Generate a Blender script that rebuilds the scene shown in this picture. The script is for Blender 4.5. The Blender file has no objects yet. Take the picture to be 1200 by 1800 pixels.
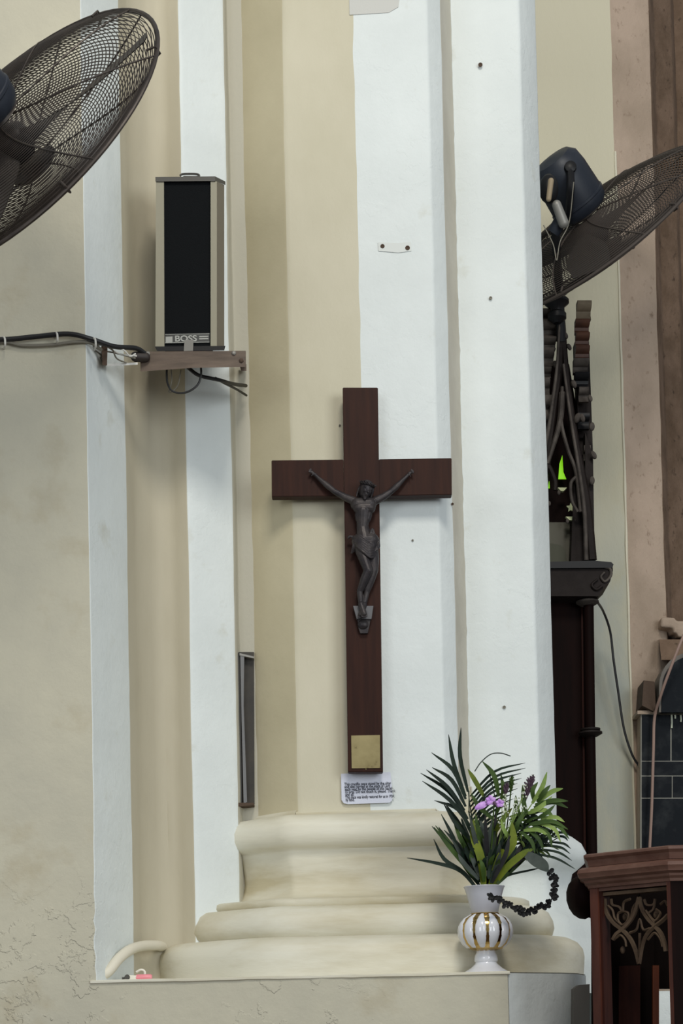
import bpy, math, random
from mathutils import Vector, Matrix, Euler, noise
random.seed(7)
C = bpy.context.scene.collection
R = math.radians

# ---------------------------------------------------------------- camera
F, W, H = 3000.0, 1200, 1800
CAM = Vector((0, -4.3, 1.60))
PITCH, ROLL, SHY = R(2.3), R(1.25), 0.69
cam = bpy.data.objects.new('camera', bpy.data.cameras.new('camera'))
C.objects.link(cam)
cd = cam.data
cd.sensor_fit = 'HORIZONTAL'; cd.sensor_width = 36; cd.lens = F * 36 / W; cd.shift_y = SHY
cd.clip_start = 0.05; cd.clip_end = 100
RM = Matrix.Rotation(math.pi / 2 + PITCH, 3, 'X') @ Matrix.Rotation(-ROLL, 3, 'Z')
cam.location = CAM; cam.rotation_euler = RM.to_euler()
bpy.context.scene.camera = cam

# ---------------------------------------------------------------- light
sc = bpy.context.scene
sc.view_settings.view_transform = 'Standard'; sc.view_settings.look = 'None'
sc.view_settings.exposure = -0.07; sc.view_settings.gamma = 1.0
sc.view_settings.use_curve_mapping = False
wd = bpy.data.worlds.new('world'); sc.world = wd; wd.use_nodes = True
wd.node_tree.nodes['Background'].inputs[0].default_value = (0.86, 0.93, 1.0, 1)
wd.node_tree.nodes['Background'].inputs[1].default_value = 0.33
def area(name, loc, target, sx, sy, power, col):
    l = bpy.data.lights.new(name, 'AREA'); l.shape = 'RECTANGLE'; l.size = sx; l.size_y = sy
    l.energy = power; l.color = col
    o = bpy.data.objects.new(name, l); C.objects.link(o); o.location = loc
    o.rotation_euler = (Vector(target) - Vector(loc)).to_track_quat('-Z', 'Y').to_euler()
area('nave_window_light', (4.3, -6.6, 3.3), (0, .3, 2.4), 3.2, 3.2, 235, (0.92, 0.97, 1.0))
area('ceiling_lamp_light', (0.6, -4.0, 6.6), (0, .3, 2.1), 1.3, 1.3, 150, (1.0, 0.95, 0.86))

area('left_fill_light', (-3.2, -7.2, 3.0), (.4, .2, 2.2), 2.4, 2.4, 95, (0.94, 0.97, 1.0))  # added unseen fill from the left, lifts the dark plinth side

# ---------------------------------------------------------------- helpers
def at(px, py, Y):
    d = RM @ Vector(((px - W / 2) / F, (H / 2 - py) / F + SHY * W / F, -1))
    return CAM + d * ((Y - CAM.y) / d.y)
def m(px, Y): return px * (Y - CAM.y) / F
def rgb(r, g, b):
    f = lambda c: (c / 255 / 12.92) if c <= 10 else ((c / 255 + 0.055) / 1.055) ** 2.4
    return (f(r), f(g), f(b), 1)

def mat(name, col, rough=0.6, metal=0.0, spec=0.5, emit=None, es=1.0, coat=0.0, alpha=None,
        col2=None, scale=4.0, stretch=(1, 1, 1), bump=0.0, bscale=60.0, detail=6, lo=0.35, hi=0.65,
        col3=None, scale3=40.0, lo3=0.62, hi3=0.75, trans=0.0, flake=0.0, zmix=None):
    M = bpy.data.materials.new(name); M.use_nodes = True
    nt = M.node_tree; b = nt.nodes['Principled BSDF']
    b.inputs['Base Color'].default_value = col; b.inputs['Roughness'].default_value = rough
    b.inputs['Metallic'].default_value = metal; b.inputs['Specular IOR Level'].default_value = spec
    b.inputs['Coat Weight'].default_value = coat
    b.inputs['Transmission Weight'].default_value = trans
    if emit: b.inputs['Emission Color'].default_value = emit; b.inputs['Emission Strength'].default_value = es
    tc = nt.nodes.new('ShaderNodeTexCoord'); mp = nt.nodes.new('ShaderNodeMapping')
    nt.links.new(tc.outputs['Object'], mp.inputs['Vector']); mp.inputs['Scale'].default_value = stretch
    def nz(s, d=detail):
        n = nt.nodes.new('ShaderNodeTexNoise'); n.inputs['Scale'].default_value = s
        n.inputs['Detail'].default_value = d; n.inputs['Roughness'].default_value = .6
        nt.links.new(mp.outputs[0], n.inputs['Vector']); return n
    last = None
    def mix(fac_node, lo_, hi_, a, bcol):
        r = nt.nodes.new('ShaderNodeMapRange'); r.inputs[1].default_value = lo_; r.inputs[2].default_value = hi_
        nt.links.new(fac_node.outputs[0], r.inputs[0])
        x = nt.nodes.new('ShaderNodeMix'); x.data_type = 'RGBA'
        nt.links.new(r.outputs[0], x.inputs[0])
        if isinstance(a, tuple): x.inputs[6].default_value = a
        else: nt.links.new(a, x.inputs[6])
        x.inputs[7].default_value = bcol
        return x.outputs[2]
    if col2: last = mix(nz(scale), lo, hi, col, col2)
    if col3: last = mix(nz(scale3), lo3, hi3, last if last else col, col3)
    if zmix:   # paint changes softly with height
        sz = nt.nodes.new('ShaderNodeSeparateXYZ'); nt.links.new(tc.outputs['Object'], sz.inputs[0])
        nn = nz(5); ma = nt.nodes.new('ShaderNodeMath'); ma.operation = 'MULTIPLY_ADD'; ma.inputs[1].default_value = .7
        nt.links.new(nn.outputs[0], ma.inputs[0]); nt.links.new(sz.outputs[2], ma.inputs[2])
        last = mix(ma, zmix[0], zmix[1], last if last else col, zmix[2])
    if last: nt.links.new(last, b.inputs['Base Color'])
    if bump:
        bp = nt.nodes.new('ShaderNodeBump'); bp.inputs['Strength'].default_value = bump
        bp.inputs['Distance'].default_value = 0.004
        nt.links.new(nz(bscale).outputs[0], bp.inputs['Height']); nt.links.new(bp.outputs[0], b.inputs['Normal'])
        if flake:
            f1 = nt.nodes.new('ShaderNodeMapRange'); f1.inputs[1].default_value = .53; f1.inputs[2].default_value = .56
            nt.links.new(nz(13, 5).outputs[0], f1.inputs[0])
            f2 = nt.nodes.new('ShaderNodeMapRange'); f2.inputs[1].default_value = .47; f2.inputs[2].default_value = .60
            nt.links.new(nz(2.2, 1).outputs[0], f2.inputs[0])
            mu = nt.nodes.new('ShaderNodeMath'); mu.operation = 'MULTIPLY'
            nt.links.new(f1.outputs[0], mu.inputs[0]); nt.links.new(f2.outputs[0], mu.inputs[1])
            b2 = nt.nodes.new('ShaderNodeBump'); b2.inputs['Strength'].default_value = abs(flake); b2.inputs['Distance'].default_value = .0025
            sx = nt.nodes.new('ShaderNodeSeparateXYZ'); nt.links.new(tc.outputs['Object'], sx.inputs[0])
            f3 = nt.nodes.new('ShaderNodeMapRange'); f3.inputs[1].default_value = 2.13; f3.inputs[2].default_value = 1.93
            nt.links.new(sx.outputs[2], f3.inputs[0])
            m2 = nt.nodes.new('ShaderNodeMath'); m2.operation = 'MULTIPLY'; nt.links.new(mu.outputs[0], m2.inputs[0]); nt.links.new(f3.outputs[0], m2.inputs[1])
            nt.links.new((m2 if flake > 0 else mu).outputs[0], b2.inputs['Height']); nt.links.new(bp.outputs[0], b2.inputs['Normal']); nt.links.new(b2.outputs[0], b.inputs['Normal'])
    return M

class G:
    def __init__(s): s.v = []; s.f = []; s.mi = []
    def add(s, vs, fs, mi=0):
        o = len(s.v); s.v += [Vector(v) for v in vs]
        s.f += [tuple(i + o for i in f) for f in fs]; s.mi += [mi] * len(fs); return s
    def box(s, c, d, rot=None, mi=0, bev=0.0):
        c = Vector(c); h = Vector(d) / 2; rm = rot.to_matrix() if isinstance(rot, Euler) else (rot or Matrix.Identity(3))
        if bev <= 0:
            vs = [c + rm @ Vector((x * h.x, y * h.y, z * h.z)) for x in (-1, 1) for y in (-1, 1) for z in (-1, 1)]
            return s.add(vs, [(0, 1, 3, 2), (4, 6, 7, 5), (0, 4, 5, 1), (2, 3, 7, 6), (0, 2, 6, 4), (1, 5, 7, 3)], mi)
        import bmesh
        bm = bmesh.new(); bmesh.ops.create_cube(bm, size=1)
        for v in bm.verts: v.co = Vector((v.co.x * d[0], v.co.y * d[1], v.co.z * d[2]))
        bmesh.ops.bevel(bm, geom=bm.edges[:], offset=bev, segments=2, affect='EDGES', profile=.6)
        bm.verts.index_update()
        s.add([c + rm @ v.co for v in bm.verts], [tuple(v.index for v in f.verts) for f in bm.faces], mi)
        bm.free(); return s
    def tube(s, pts, r, n=8, mi=0, cap=True, flat=1.0, up=None):
        pts = [Vector(p) for p in pts]; k = len(pts)
        rr = r if isinstance(r, (list, tuple)) else [r] * k
        vs = []; pa = None
        for i, p in enumerate(pts):
            t = (pts[min(i + 1, k - 1)] - pts[max(i - 1, 0)]).normalized()
            if pa is None:
                a = Vector(up) if up is not None else (Vector((0, 0, 1)) if abs(t.z) < .9 else Vector((1, 0, 0)))
            else: a = pa
            a = (a - t * a.dot(t)).normalized(); pa = a; b = t.cross(a)
            for j in range(n):
                q = 2 * math.pi * j / n
                vs.append(p + a * math.cos(q) * rr[i] * flat + b * math.sin(q) * rr[i])
        fs = [(i * n + j, i * n + (j + 1) % n, (i + 1) * n + (j + 1) % n, (i + 1) * n + j) for i in range(k - 1) for j in range(n)]
        if cap: fs += [tuple(range(n))[::-1], tuple((k - 1) * n + j for j in range(n))]
        return s.add(vs, fs, mi)
    def lathe(s, prof, c, n=40, mi=0, axis=None, lob=None):
        c = Vector(c); ax = Vector(axis).normalized() if axis is not None else Vector((0, 0, 1))
        u = ax.orthogonal().normalized() if axis is not None else Vector((1, 0, 0)); w = ax.cross(u)
        vs = []
        for (r, z) in prof:
            for j in range(n):
                q = 2 * math.pi * j / n; k = r * (lob(q) if lob else 1)
                vs.append(c + ax * z + u * k * math.cos(q) + w * k * math.sin(q))
        K = len(prof)
        fs = [(i * n + j, i * n + (j + 1) % n, (i + 1) * n + (j + 1) % n, (i + 1) * n + j) for i in range(K - 1) for j in range(n)]
        if prof[0][0] > 1e-5: fs.append(tuple(range(n))[::-1])
        if prof[-1][0] > 1e-5: fs.append(tuple((K - 1) * n + j for j in range(n)))
        return s.add(vs, fs, mi)
    def prism(s, front, back, mi=0):
        n = len(front)
        fs = [tuple(range(n)), tuple(range(2 * n - 1, n - 1, -1))] + [(i, i + n, (i + 1) % n + n, (i + 1) % n) for i in range(n)]
        return s.add(list(front) + list(back), fs, mi)
    def pxprism(s, poly, Y, th, mi=0):
        fr = [at(x, y, Y) for x, y in poly]
        return s.prism(fr, [v + Vector((0, th, 0)) for v in fr], mi)
    def blob(s, a, b, ra, rb, n=14, mi=0, sq=1.0, up=None):
        a = Vector(a); b = Vector(b); t = (b - a); L = t.length
        t = t.normalized() if L > 1e-9 else Vector((0, 0, 1))
        P = []; r = []
        for q in (85, 60, 35, 12): P.append(a - t * ra * math.sin(R(q))); r.append(ra * math.cos(R(q)))
        for k in (0, .33, .66, 1): P.append(a + (b - a) * k); r.append(ra + (rb - ra) * k)
        for q in (12, 35, 60, 85): P.append(b + t * rb * math.sin(R(q))); r.append(rb * math.cos(R(q)))
        return s.tube(P, r, n, mi, True, sq, up)
    def ell(s, c, d, rot=None, mi=0, n=16):
        c = Vector(c); rm = rot.to_matrix() if rot else Matrix.Identity(3)
        vs = []; K = 9
        for i in range(K):
            ph = math.pi * (i + .04) / (K - 1 + .08)
            for j in range(n):
                q = 2 * math.pi * j / n
                vs.append(c + rm @ Vector((math.sin(ph) * math.cos(q) * d[0], math.sin(ph) * math.sin(q) * d[1], -math.cos(ph) * d[2])))
        fs = [(i * n + j, i * n + (j + 1) % n, (i + 1) * n + (j + 1) % n, (i + 1) * n + j) for i in range(K - 1) for j in range(n)]
        fs += [tuple(range(n))[::-1], tuple((K - 1) * n + j for j in range(n))]
        return s.add(vs, fs, mi)

def wloc(o):
    l = Vector((0, 0, 0))
    while o: l += o.location; o = o.parent
    return l
def part(name, g, mats, parent=None, smooth=35, kind=None, label=None):
    me = bpy.data.meshes.new(name); off = wloc(parent)
    me.from_pydata([tuple(v - off) for v in g.v], [], g.f)
    for x in (mats if isinstance(mats, list) else [mats]): me.materials.append(x)
    me.polygons.foreach_set('material_index', g.mi)
    import bmesh
    bm = bmesh.new(); bm.from_mesh(me)
    if len(bm.faces) < 60000: bmesh.ops.recalc_face_normals(bm, faces=bm.faces[:])
    bm.to_mesh(me); bm.free()
    if smooth:
        me.shade_smooth(); me.set_sharp_from_angle(angle=R(smooth))
    o = bpy.data.objects.new(name, me); C.objects.link(o); o.parent = parent
    if kind: o['kind'] = kind
    if label: o['label'] = label
    return o
def root(name, label, cat, loc, group=None):
    o = bpy.data.objects.new(name, None); C.objects.link(o); o.location = loc; o.empty_display_size = .05
    o['label'] = label; o['category'] = cat
    if group: o['group'] = group
    return o
def tag(o, label, cat, group=None):
    """give a one-mesh thing its words and put its origin at its base"""
    o['label'] = label; o['category'] = cat
    if group: o['group'] = group
    vs = [v.co for v in o.data.vertices]
    c = Vector((sum(v.x for v in vs) / len(vs), sum(v.y for v in vs) / len(vs), min(v.z for v in vs)))
    o.data.transform(Matrix.Translation(-c)); o.location = c
    return o
def remeshed(g, voxel, smooth_it=4, fac=.5):
    me = bpy.data.meshes.new('tmp'); me.from_pydata([tuple(v) for v in g.v], [], g.f)
    o = bpy.data.objects.new('tmp', me); C.objects.link(o)
    r = o.modifiers.new('r', 'REMESH'); r.mode = 'VOXEL'; r.voxel_size = voxel
    s = o.modifiers.new('s', 'SMOOTH'); s.iterations = smooth_it; s.factor = fac
    bpy.context.view_layer.update()
    e = o.evaluated_get(bpy.context.evaluated_depsgraph_get()); mm = e.to_mesh()
    q = G(); q.add([v.co.copy() for v in mm.vertices], [tuple(p.vertices) for p in mm.polygons]); e.to_mesh_clear()
    bpy.data.objects.remove(o); bpy.data.meshes.remove(me)
    return q
def cr(pts, n=6):
    """smooth curve through points"""
    P = [Vector(p) for p in pts]; P = [P[0] * 2 - P[1]] + P + [P[-1] * 2 - P[-2]]; out = []
    for i in range(1, len(P) - 2):
        for k in range(n):
            t = k / n; a, b, c, d = P[i - 1:i + 3]
            out.append(.5 * ((2 * b) + (c - a) * t + (2 * a - 5 * b + 4 * c - d) * t * t + (3 * b - a - 3 * c + d) * t ** 3))
    out.append(P[-2]); return out
def wire(pts, r, n=8, seg=6):
    return G().tube(cr([at(*p) for p in pts], seg), r, n)

# ---------------------------------------------------------------- materials
CREAM = rgb(204, 198, 176); CREAM2 = rgb(192, 186, 162)
plaster_cream = mat('cream_plaster', CREAM, .75, col2=CREAM2, scale=2.2, bump=.35, bscale=30, stretch=(1, 1, .6), col3=rgb(180, 172, 146), scale3=5, lo3=.60, hi3=.85)
plaster_beige = mat('beige_plaster', rgb(192, 185, 164), .75, col2=rgb(178, 170, 148), scale=2.0, bump=.3, bscale=26, stretch=(1, 1, .4))
plaster_white = mat('white_plaster', rgb(220, 226, 224), .7, col2=rgb(211, 217, 215), scale=2.5, bump=.6, bscale=22, flake=-.2, col3=rgb(200, 202, 192), scale3=9, lo3=.62, hi3=.8)
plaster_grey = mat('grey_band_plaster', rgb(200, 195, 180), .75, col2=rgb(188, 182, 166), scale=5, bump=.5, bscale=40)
plaster_low = mat('worn_grey_beige_plaster', rgb(194, 189, 168), .8, col2=rgb(182, 178, 160), scale=3.0, bump=.9, bscale=14, col3=rgb(172, 162, 136), scale3=5, lo3=.58, hi3=.8, flake=.7)
plaster_base = mat('moulding_plaster', rgb(216, 213, 197), .55, col2=rgb(186, 176, 146), scale=3.2, stretch=(.45, 1, 2.2), bump=.6, bscale=9, lo=.40, hi=.66, col3=rgb(226, 222, 204), scale3=2.4, lo3=.5, hi3=.7)
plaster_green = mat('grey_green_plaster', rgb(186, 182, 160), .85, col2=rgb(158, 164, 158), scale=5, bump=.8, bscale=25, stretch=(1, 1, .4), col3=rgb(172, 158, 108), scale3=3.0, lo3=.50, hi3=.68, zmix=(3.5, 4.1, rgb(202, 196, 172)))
pink_stone = mat('pinkish_render', rgb(180, 160, 142), .9, col2=rgb(160, 142, 124), scale=6, bump=1.0, bscale=60, col3=rgb(112, 90, 72), scale3=52, lo3=.60, hi3=.80, stretch=(1, 1, .6))
brown_stone = mat('brown_render', rgb(122, 100, 82), .9, col2=rgb(96, 76, 58), scale=9, bump=1.0, bscale=50, col3=rgb(70, 54, 40), scale3=30, lo3=.6, hi3=.7)
stone_dark = mat('dark_brown_stone', rgb(78, 62, 50), .9, bump=.6)
black = mat('black_slate', (.008, .010, .013, 1), .5, spec=.06, bump=.2, col2=(.03, .033, .035, 1), scale=12, lo=.5, hi=.75)
blackpl = mat('black_plastic', (.008, .008, .009, 1), .45, spec=.25)
mahog = mat('mahogany', rgb(54, 29, 20), .5, spec=.13, col2=rgb(42, 22, 16), scale=4, stretch=(14, 14, 1), bump=.05)
bronze = mat('dark_bronze', rgb(46, 43, 46), .42, metal=.3, spec=.25, col2=rgb(66, 61, 60), scale=30, bump=.15, bscale=120)
brass = mat('tarnished_brass', rgb(150, 138, 98), .55, metal=.5, col2=rgb(128, 116, 78), scale=14, col3=rgb(104, 92, 60), scale3=30, lo3=.6, hi3=.7)
paper = mat('paper', rgb(208, 212, 226), .6)
ink = mat('ink', rgb(44, 46, 58), .8)
spk_metal = mat('khaki_metal', rgb(138, 134, 116), .5, metal=.15, bump=.1)
spk_side = mat('brown_grey_metal', rgb(106, 98, 84), .5)
spk_cap = mat('dark_cap', rgb(66, 64, 58), .5)
badge = mat('badge_silver', rgb(150, 152, 148), .4, metal=.5)
tapem = mat('grey_tape', rgb(120, 118, 112), .5)
wood_shelf = mat('dusty_brown_shelf', rgb(104, 88, 74), .6, col2=rgb(76, 62, 50), scale=8, stretch=(1, 6, 6))
galv = mat('dull_metal', rgb(140, 138, 132), .5, metal=.4)
cable_black = mat('black_cable', (.01, .01, .011, 1), .5)
cable_grey = mat('grey_cable', rgb(120, 116, 104), .6)
white_wire = mat('white_wire', rgb(214, 212, 204), .5)
fan_wire = mat('fan_wire', rgb(52, 46, 42), .45, metal=.4, col2=rgb(72, 64, 58), scale=20)
fan_wire_dusty = mat('dusty_fan_wire', rgb(66, 58, 52), .7, metal=.1)
fan_motor = mat('fan_motor_paint', rgb(30, 35, 44), .45, spec=.35, col2=rgb(42, 47, 56), scale=8)
fan_blade = mat('fan_blade', rgb(74, 70, 66), .5, metal=.3)
dark_wood = mat('dark_carved_wood', rgb(38, 32, 30), .55, spec=.1, col2=rgb(28, 22, 20), scale=12, bump=.3, bscale=50)
dust_wood = mat('dusty_carved_wood', rgb(84, 77, 71), .7, spec=.25, col2=rgb(50, 44, 40), scale=16, bump=.3)
red_wood = mat('red_brown_wood', rgb(58, 29, 21), .5, spec=.12, col2=rgb(42, 20, 16), scale=5, stretch=(10, 10, 1))
panel_wood = mat('deep_red_wood_panel', rgb(24, 12, 10), .6, spec=.04, col2=rgb(17, 9, 8), scale=5, stretch=(10, 10, 1))
pulpit_wood = mat('pulpit_wood', rgb(84, 46, 34), .42, spec=.3, col2=rgb(58, 30, 23), scale=5, stretch=(4, 4, 1), bump=.05)
pulpit_dust = mat('pulpit_dusty_wood', rgb(106, 78, 66), .5, spec=.3, col2=rgb(84, 56, 46), scale=6, stretch=(1, 4, 4))
trace_wood = mat('tracery_wood', rgb(92, 76, 60), .7, spec=.15, col2=rgb(58, 45, 35), scale=15)
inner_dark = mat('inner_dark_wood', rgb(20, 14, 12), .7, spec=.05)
orange_wood = mat('orange_brown_wood', rgb(122, 62, 30), .45, col2=rgb(96, 46, 24), scale=5, stretch=(10, 10, 1))
porcelain = mat('porcelain', rgb(224, 226, 232), .15, coat=.6)
porcelain_s = mat('silvery_porcelain', rgb(196, 198, 206), .25, coat=.4)
gold = mat('gold', (.50, .34, .12, 1), .18, metal=1.0)
olive_panel = mat('olive_panel', rgb(50, 46, 18), .5)
olive_grey = mat('olive_grey_cloth', rgb(60, 60, 44), .7)
lime = mat('lime_lit_glass', rgb(120, 190, 20), .2, emit=rgb(140, 220, 10), es=.55)
pale_glass = mat('pale_star', rgb(190, 196, 150), .5)
pinkm = mat('pink_plastic', rgb(232, 140, 148), .35)
whitep = mat('white_plastic', rgb(226, 222, 206), .4)
pvc = mat('painted_pipe', rgb(216, 210, 192), .5)
def leafm(n, a, b): return mat(n, a, .55, col2=b, scale=14, spec=.15)
palm_dark = leafm('dark_palm_green', rgb(31, 46, 35), rgb(21, 32, 25))
leaf_mid = leafm('mid_green', rgb(66, 88, 38), rgb(42, 60, 28))
leaf_light = leafm('light_green', rgb(136, 156, 84), rgb(96, 122, 58))
leaf_yel = leafm('yellow_green', rgb(112, 122, 36), rgb(70, 86, 28))
leaf_grey = leafm('grey_green', rgb(72, 80, 74), rgb(50, 56, 52))
leaf_dry = leafm('dried_dark', rgb(50, 50, 50), rgb(34, 34, 36))
lilac = mat('lilac', rgb(182, 120, 210), .5, col2=rgb(210, 170, 228), scale=60)
spikem = mat('purple_brown', rgb(84, 62, 78), .6, col2=rgb(60, 42, 54), scale=60)
fluff = mat('pale_bud', rgb(190, 196, 176), .7)

# ---------------------------------------------------------------- structure
ZT = at(600, -260, .3).z
LEDGE = at(520, 1717, -.06).z
def X(px, Y, py=900): return at(px, py, Y).x
def jit(i, z, a=.0022): return noise.noise(Vector((i * 7.3, 3.1, z * 2.2))) * a + noise.noise(Vector((i * 3.7, 9.1, z * 13))) * a * .55

def shaft(plan, z0, z1, mi_of, rows=90, amp=.0022, chip=None, flare=None):
    """vertical hand-plastered surface along plan [(x, y, corner)]"""
    P = []
    n = len(plan)
    for i, (x, y, c) in enumerate(plan):
        p = Vector((x, y))
        if c and 0 < i < n - 1:
            a = (Vector(plan[i - 1][:2]) - p); b = (Vector(plan[i + 1][:2]) - p)
            r = min(c, a.length * .45, b.length * .45)
            a = p + a.normalized() * r; b = p + b.normalized() * r
            for t in (0, .33, .67, 1):
                P.append(((a * (1 - t) ** 2 + p * 2 * t * (1 - t) + b * t * t), i, i - .5 if t < .5 else i + .5))
        else: P.append((p, i, i))
    g = G(); vs = []
    for k in range(rows + 1):
        z = z0 + (z1 - z0) * k / rows
        for (p, i, s) in P:
            dx, dy = jit(i, z, amp), jit(i + 40, z, amp)
            if chip: 
                c = chip(i, z); dx += c[0]; dy += c[1]
            if flare: 
                q = flare(z); dx += q * (p.x - flare.cx) ; dy -= q * .25
            vs.append(Vector((p.x + dx, p.y + dy, z)))
    N = len(P); fs = []; mi = []
    for k in range(rows):
        for j in range(N - 1):
            fs.append((k * N + j, k * N + j + 1, (k + 1) * N + j + 1, (k + 1) * N + j))
            seg = P[j][1] if P[j + 1][1] > P[j][1] else (P[j][1] if P[j][2] > P[j][1] or P[j + 1][2] > P[j][1] else P[j][1] - 1)
            mi.append(mi_of[max(0, min(len(mi_of) - 1, seg))])
    g.v = vs; g.f = fs; g.mi = mi
    return g

YW = -.06   # front plane of the left wall and of the plinth
BW = 1.60   # back wall
# left wall with its splayed white reveal, hollow and pilaster
pl = [(X(155, YW) - 4, YW, 0), (X(156, YW), YW, .004), (X(223, .17), .17, .006), (X(240, .27), .27, .03), (X(272, .335), .335, .02), (X(300, .35), .35, .02),
      (X(331, .32), .32, .008), (X(347, .335), .335, .008), (X(411, .40), .40, .012), (X(416, .445), .445, .006), (X(520, .445), .445, 0)]
def chipL(i, z):
    if i == 1:
        zz = at(155, 1600, YW).z
        w = math.exp(-((z - zz) / .12) ** 2)
        return (-abs(noise.noise(Vector((z * 60, 1, 2)))) * .018 * w, 0)
    return (0, 0)
wl = part('wall_left', shaft(pl, LEDGE - .03, ZT, [0, 1, 2, 2, 2, 2, 1, 1, 3, 3], 140, chip=chipL), [plaster_low, plaster_white, plaster_beige, mat('shaded_recess_plaster', rgb(176, 172, 156), .8, bump=.3)], kind='structure')  # shade of the recess beside the pier is put into its greyer plaster
# lower wall and plinth below the ledge: one continuous face
g = G()
cols = [X(155, YW) - 4] + [X(155, YW) + (X(893, YW, 1750) - X(155, YW)) * k / 60 for k in range(61)]
rows = 16
for k in range(rows + 1):
    z = LEDGE * k / rows if k < rows else LEDGE
    for x in cols:
        g.v.append(Vector((x, YW + noise.noise(Vector((x * 6, z * 6, 2))) * .003, z)))
N = len(cols)
for k in range(rows):
    for j in range(N - 1): g.f.append((k * N + j, k * N + j + 1, (k + 1) * N + j + 1, (k + 1) * N + j)); g.mi.append(0)
part('wall_plinth', g, plaster_low, kind='structure')
# plinth side (white) and ledge slab
x0 = X(156, YW, 1720); x1 = X(893, YW, 1720)
side = [(x1, YW), (X(905, -.045, 1740), -.045), (X(940, -.01, 1740), -.01), (X(985, .035, 1740), .035), (X(1015, .09, 1740), .09), (X(1030, .2, 1740), .2), (X(1030, .2, 1740), BW)]
g = G(); g.add([(x, y, 0) for x, y in side] + [(x, y, LEDGE - .002) for x, y in side], [(i, i + 1, i + 1 + len(side), i + len(side)) for i in range(len(side) - 1)])
part('wall_plinth_side', g, plaster_white, kind='structure', smooth=60)
g = G(); poly = [(x0 - .02, YW)] + side + [(x0 - .02, BW)]
g.add([(x, y, LEDGE) for x, y in poly] + [(x, y, LEDGE - .05) for x, y in poly], [tuple(range(len(poly)))])
lip = []
for k in range(41):
    x = x0 + .004 + (x1 - x0) * k / 40
    lip.append(Vector((x, YW - .001 + noise.noise(Vector((x * 9, 0, 1))) * .002, LEDGE - .002 + noise.noise(Vector((x * 7, 3, 1))) * .0015)))
g.tube(lip, [.0045 + .002 * noise.noise(Vector((k * .7, 2, 2))) for k in range(41)], 6)
part('trim_1', g, plaster_base, kind='structure')
g = G(); g.box((X(1180, .5, 1770), .75, at(1165, 1742, .5).z / 2), (.42, .5, at(1165, 1742, .5).z)); part('wall_low', g, plaster_white, kind='structure')

# pier ------------------------------------------------------------
xb = lambda p, y: X(p, y)
plan_front = [(xb(436, .45) , .95, 0), (xb(438, .45), .45, .003), (xb(515, .36), .36, .010), (xb(640, .36), .36, 0), (xb(771, .36), .36, .008), (xb(796, .415), .415, .006), (xb(814, .60), .60, .004),
              (xb(935, .585), .585, .01), (xb(964, .69), .69, .006), (xb(962, .69) + .02, BW, 0)]
zb0 = at(600, 1452, .36).z
def chipP(i, z):
    if i == 3: return (noise.noise(Vector((z * 9, 5, 5))) * .004, 0)
    if i == 6:
        w = math.exp(-((z - at(805, 860, .6).z) / .05) ** 2) + .25
        return (abs(noise.noise(Vector((z * 45, 5, 5)))) * .016 * w, 0)
    return (0, 0)
pier = root('clustered_pier', 'tall clustered plaster pier painted cream and white behind the crucifix', 'pier', (xb(640, .8), .8, LEDGE))
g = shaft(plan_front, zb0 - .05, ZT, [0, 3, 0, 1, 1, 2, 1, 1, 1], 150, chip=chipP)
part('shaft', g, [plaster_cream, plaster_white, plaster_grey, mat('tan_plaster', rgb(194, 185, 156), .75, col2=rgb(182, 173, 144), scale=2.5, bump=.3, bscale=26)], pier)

def offset_plan(pts, seg=.035, arc=6):
    """list of (point, normal) along plan, convex corners rounded"""
    out = []; es = []
    for a, b in zip(pts, pts[1:]):
        a = Vector(a); b = Vector(b); t = (b - a).normalized(); es.append((a, b, Vector((t.y, -t.x))))
    for i, (a, b, n) in enumerate(es):
        k = max(2, int((b - a).length / seg))
        for j in range(k + 1): out.append((a.lerp(b, j / k), n))
        if i + 1 < len(es):
            m2 = es[i + 1][2]
            for j in range(1, arc):
                out.append((b, (n.lerp(m2, j / arc)).normalized()))
    return out
def mould(plan, prof, mi=0, amp=.004):
    op = offset_plan(plan); g = G()
    for (d, z) in prof:
        for k, (p, n) in enumerate(op):
            s = noise.noise(Vector((p.x * 5 + n.x, z * 9, 1))) * amp
            q = p + n * (d + s)
            g.v.append(Vector((q.x, q.y, z + noise.noise(Vector((p.x * 4, p.y * 4 + n.x, z * 3))) * amp * .7)))
    N = len(op)
    for i in range(len(prof) - 1):
        for j in range(N - 1): g.f.append((i * N + j, i * N + j + 1, (i + 1) * N + j + 1, (i + 1) * N + j)); g.mi.append(mi)
    return g
YS = .44
profpx = [(456, 1390), (455, 1405), (453, 1420), (450, 1432), (443, 1440), (428, 1443), (412, 1447), (402, 1457), (397, 1470), (398, 1484), (403, 1495), (410, 1501), (419, 1504), (420.5, 1508), (423, 1520), (427, 1540), (428, 1556),
          (426, 1568), (420, 1580), (410, 1589), (385, 1593), (364, 1594), (359, 1597), (358, 1604), (361, 1608), (352, 1609), (338, 1611), (326, 1619), (319, 1634), (317, 1647), (320, 1658), (326, 1664),
          (312, 1664.5), (292, 1666), (276, 1674), (267, 1685), (264, 1698), (265, 1712), (268, 1745)]
prof = [((447 - x) * (4.3 + YS) / F, at(x, y, YS).z) for x, y in profpx]
xl = X(446, YS, 1450)
cxm = X(643, .36, 1450)
hw = cxm - xl
fw = cxm - X(520, .36, 1450)
plan_b = [(cxm - hw, 1.0), (cxm - hw, .45), (cxm - fw, .36), (cxm + fw, .36), (cxm + hw, .45), (cxm + hw, 1.0)]
part('base_moulding', mould(plan_b, prof), plaster_base, pier, smooth=50)
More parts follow.
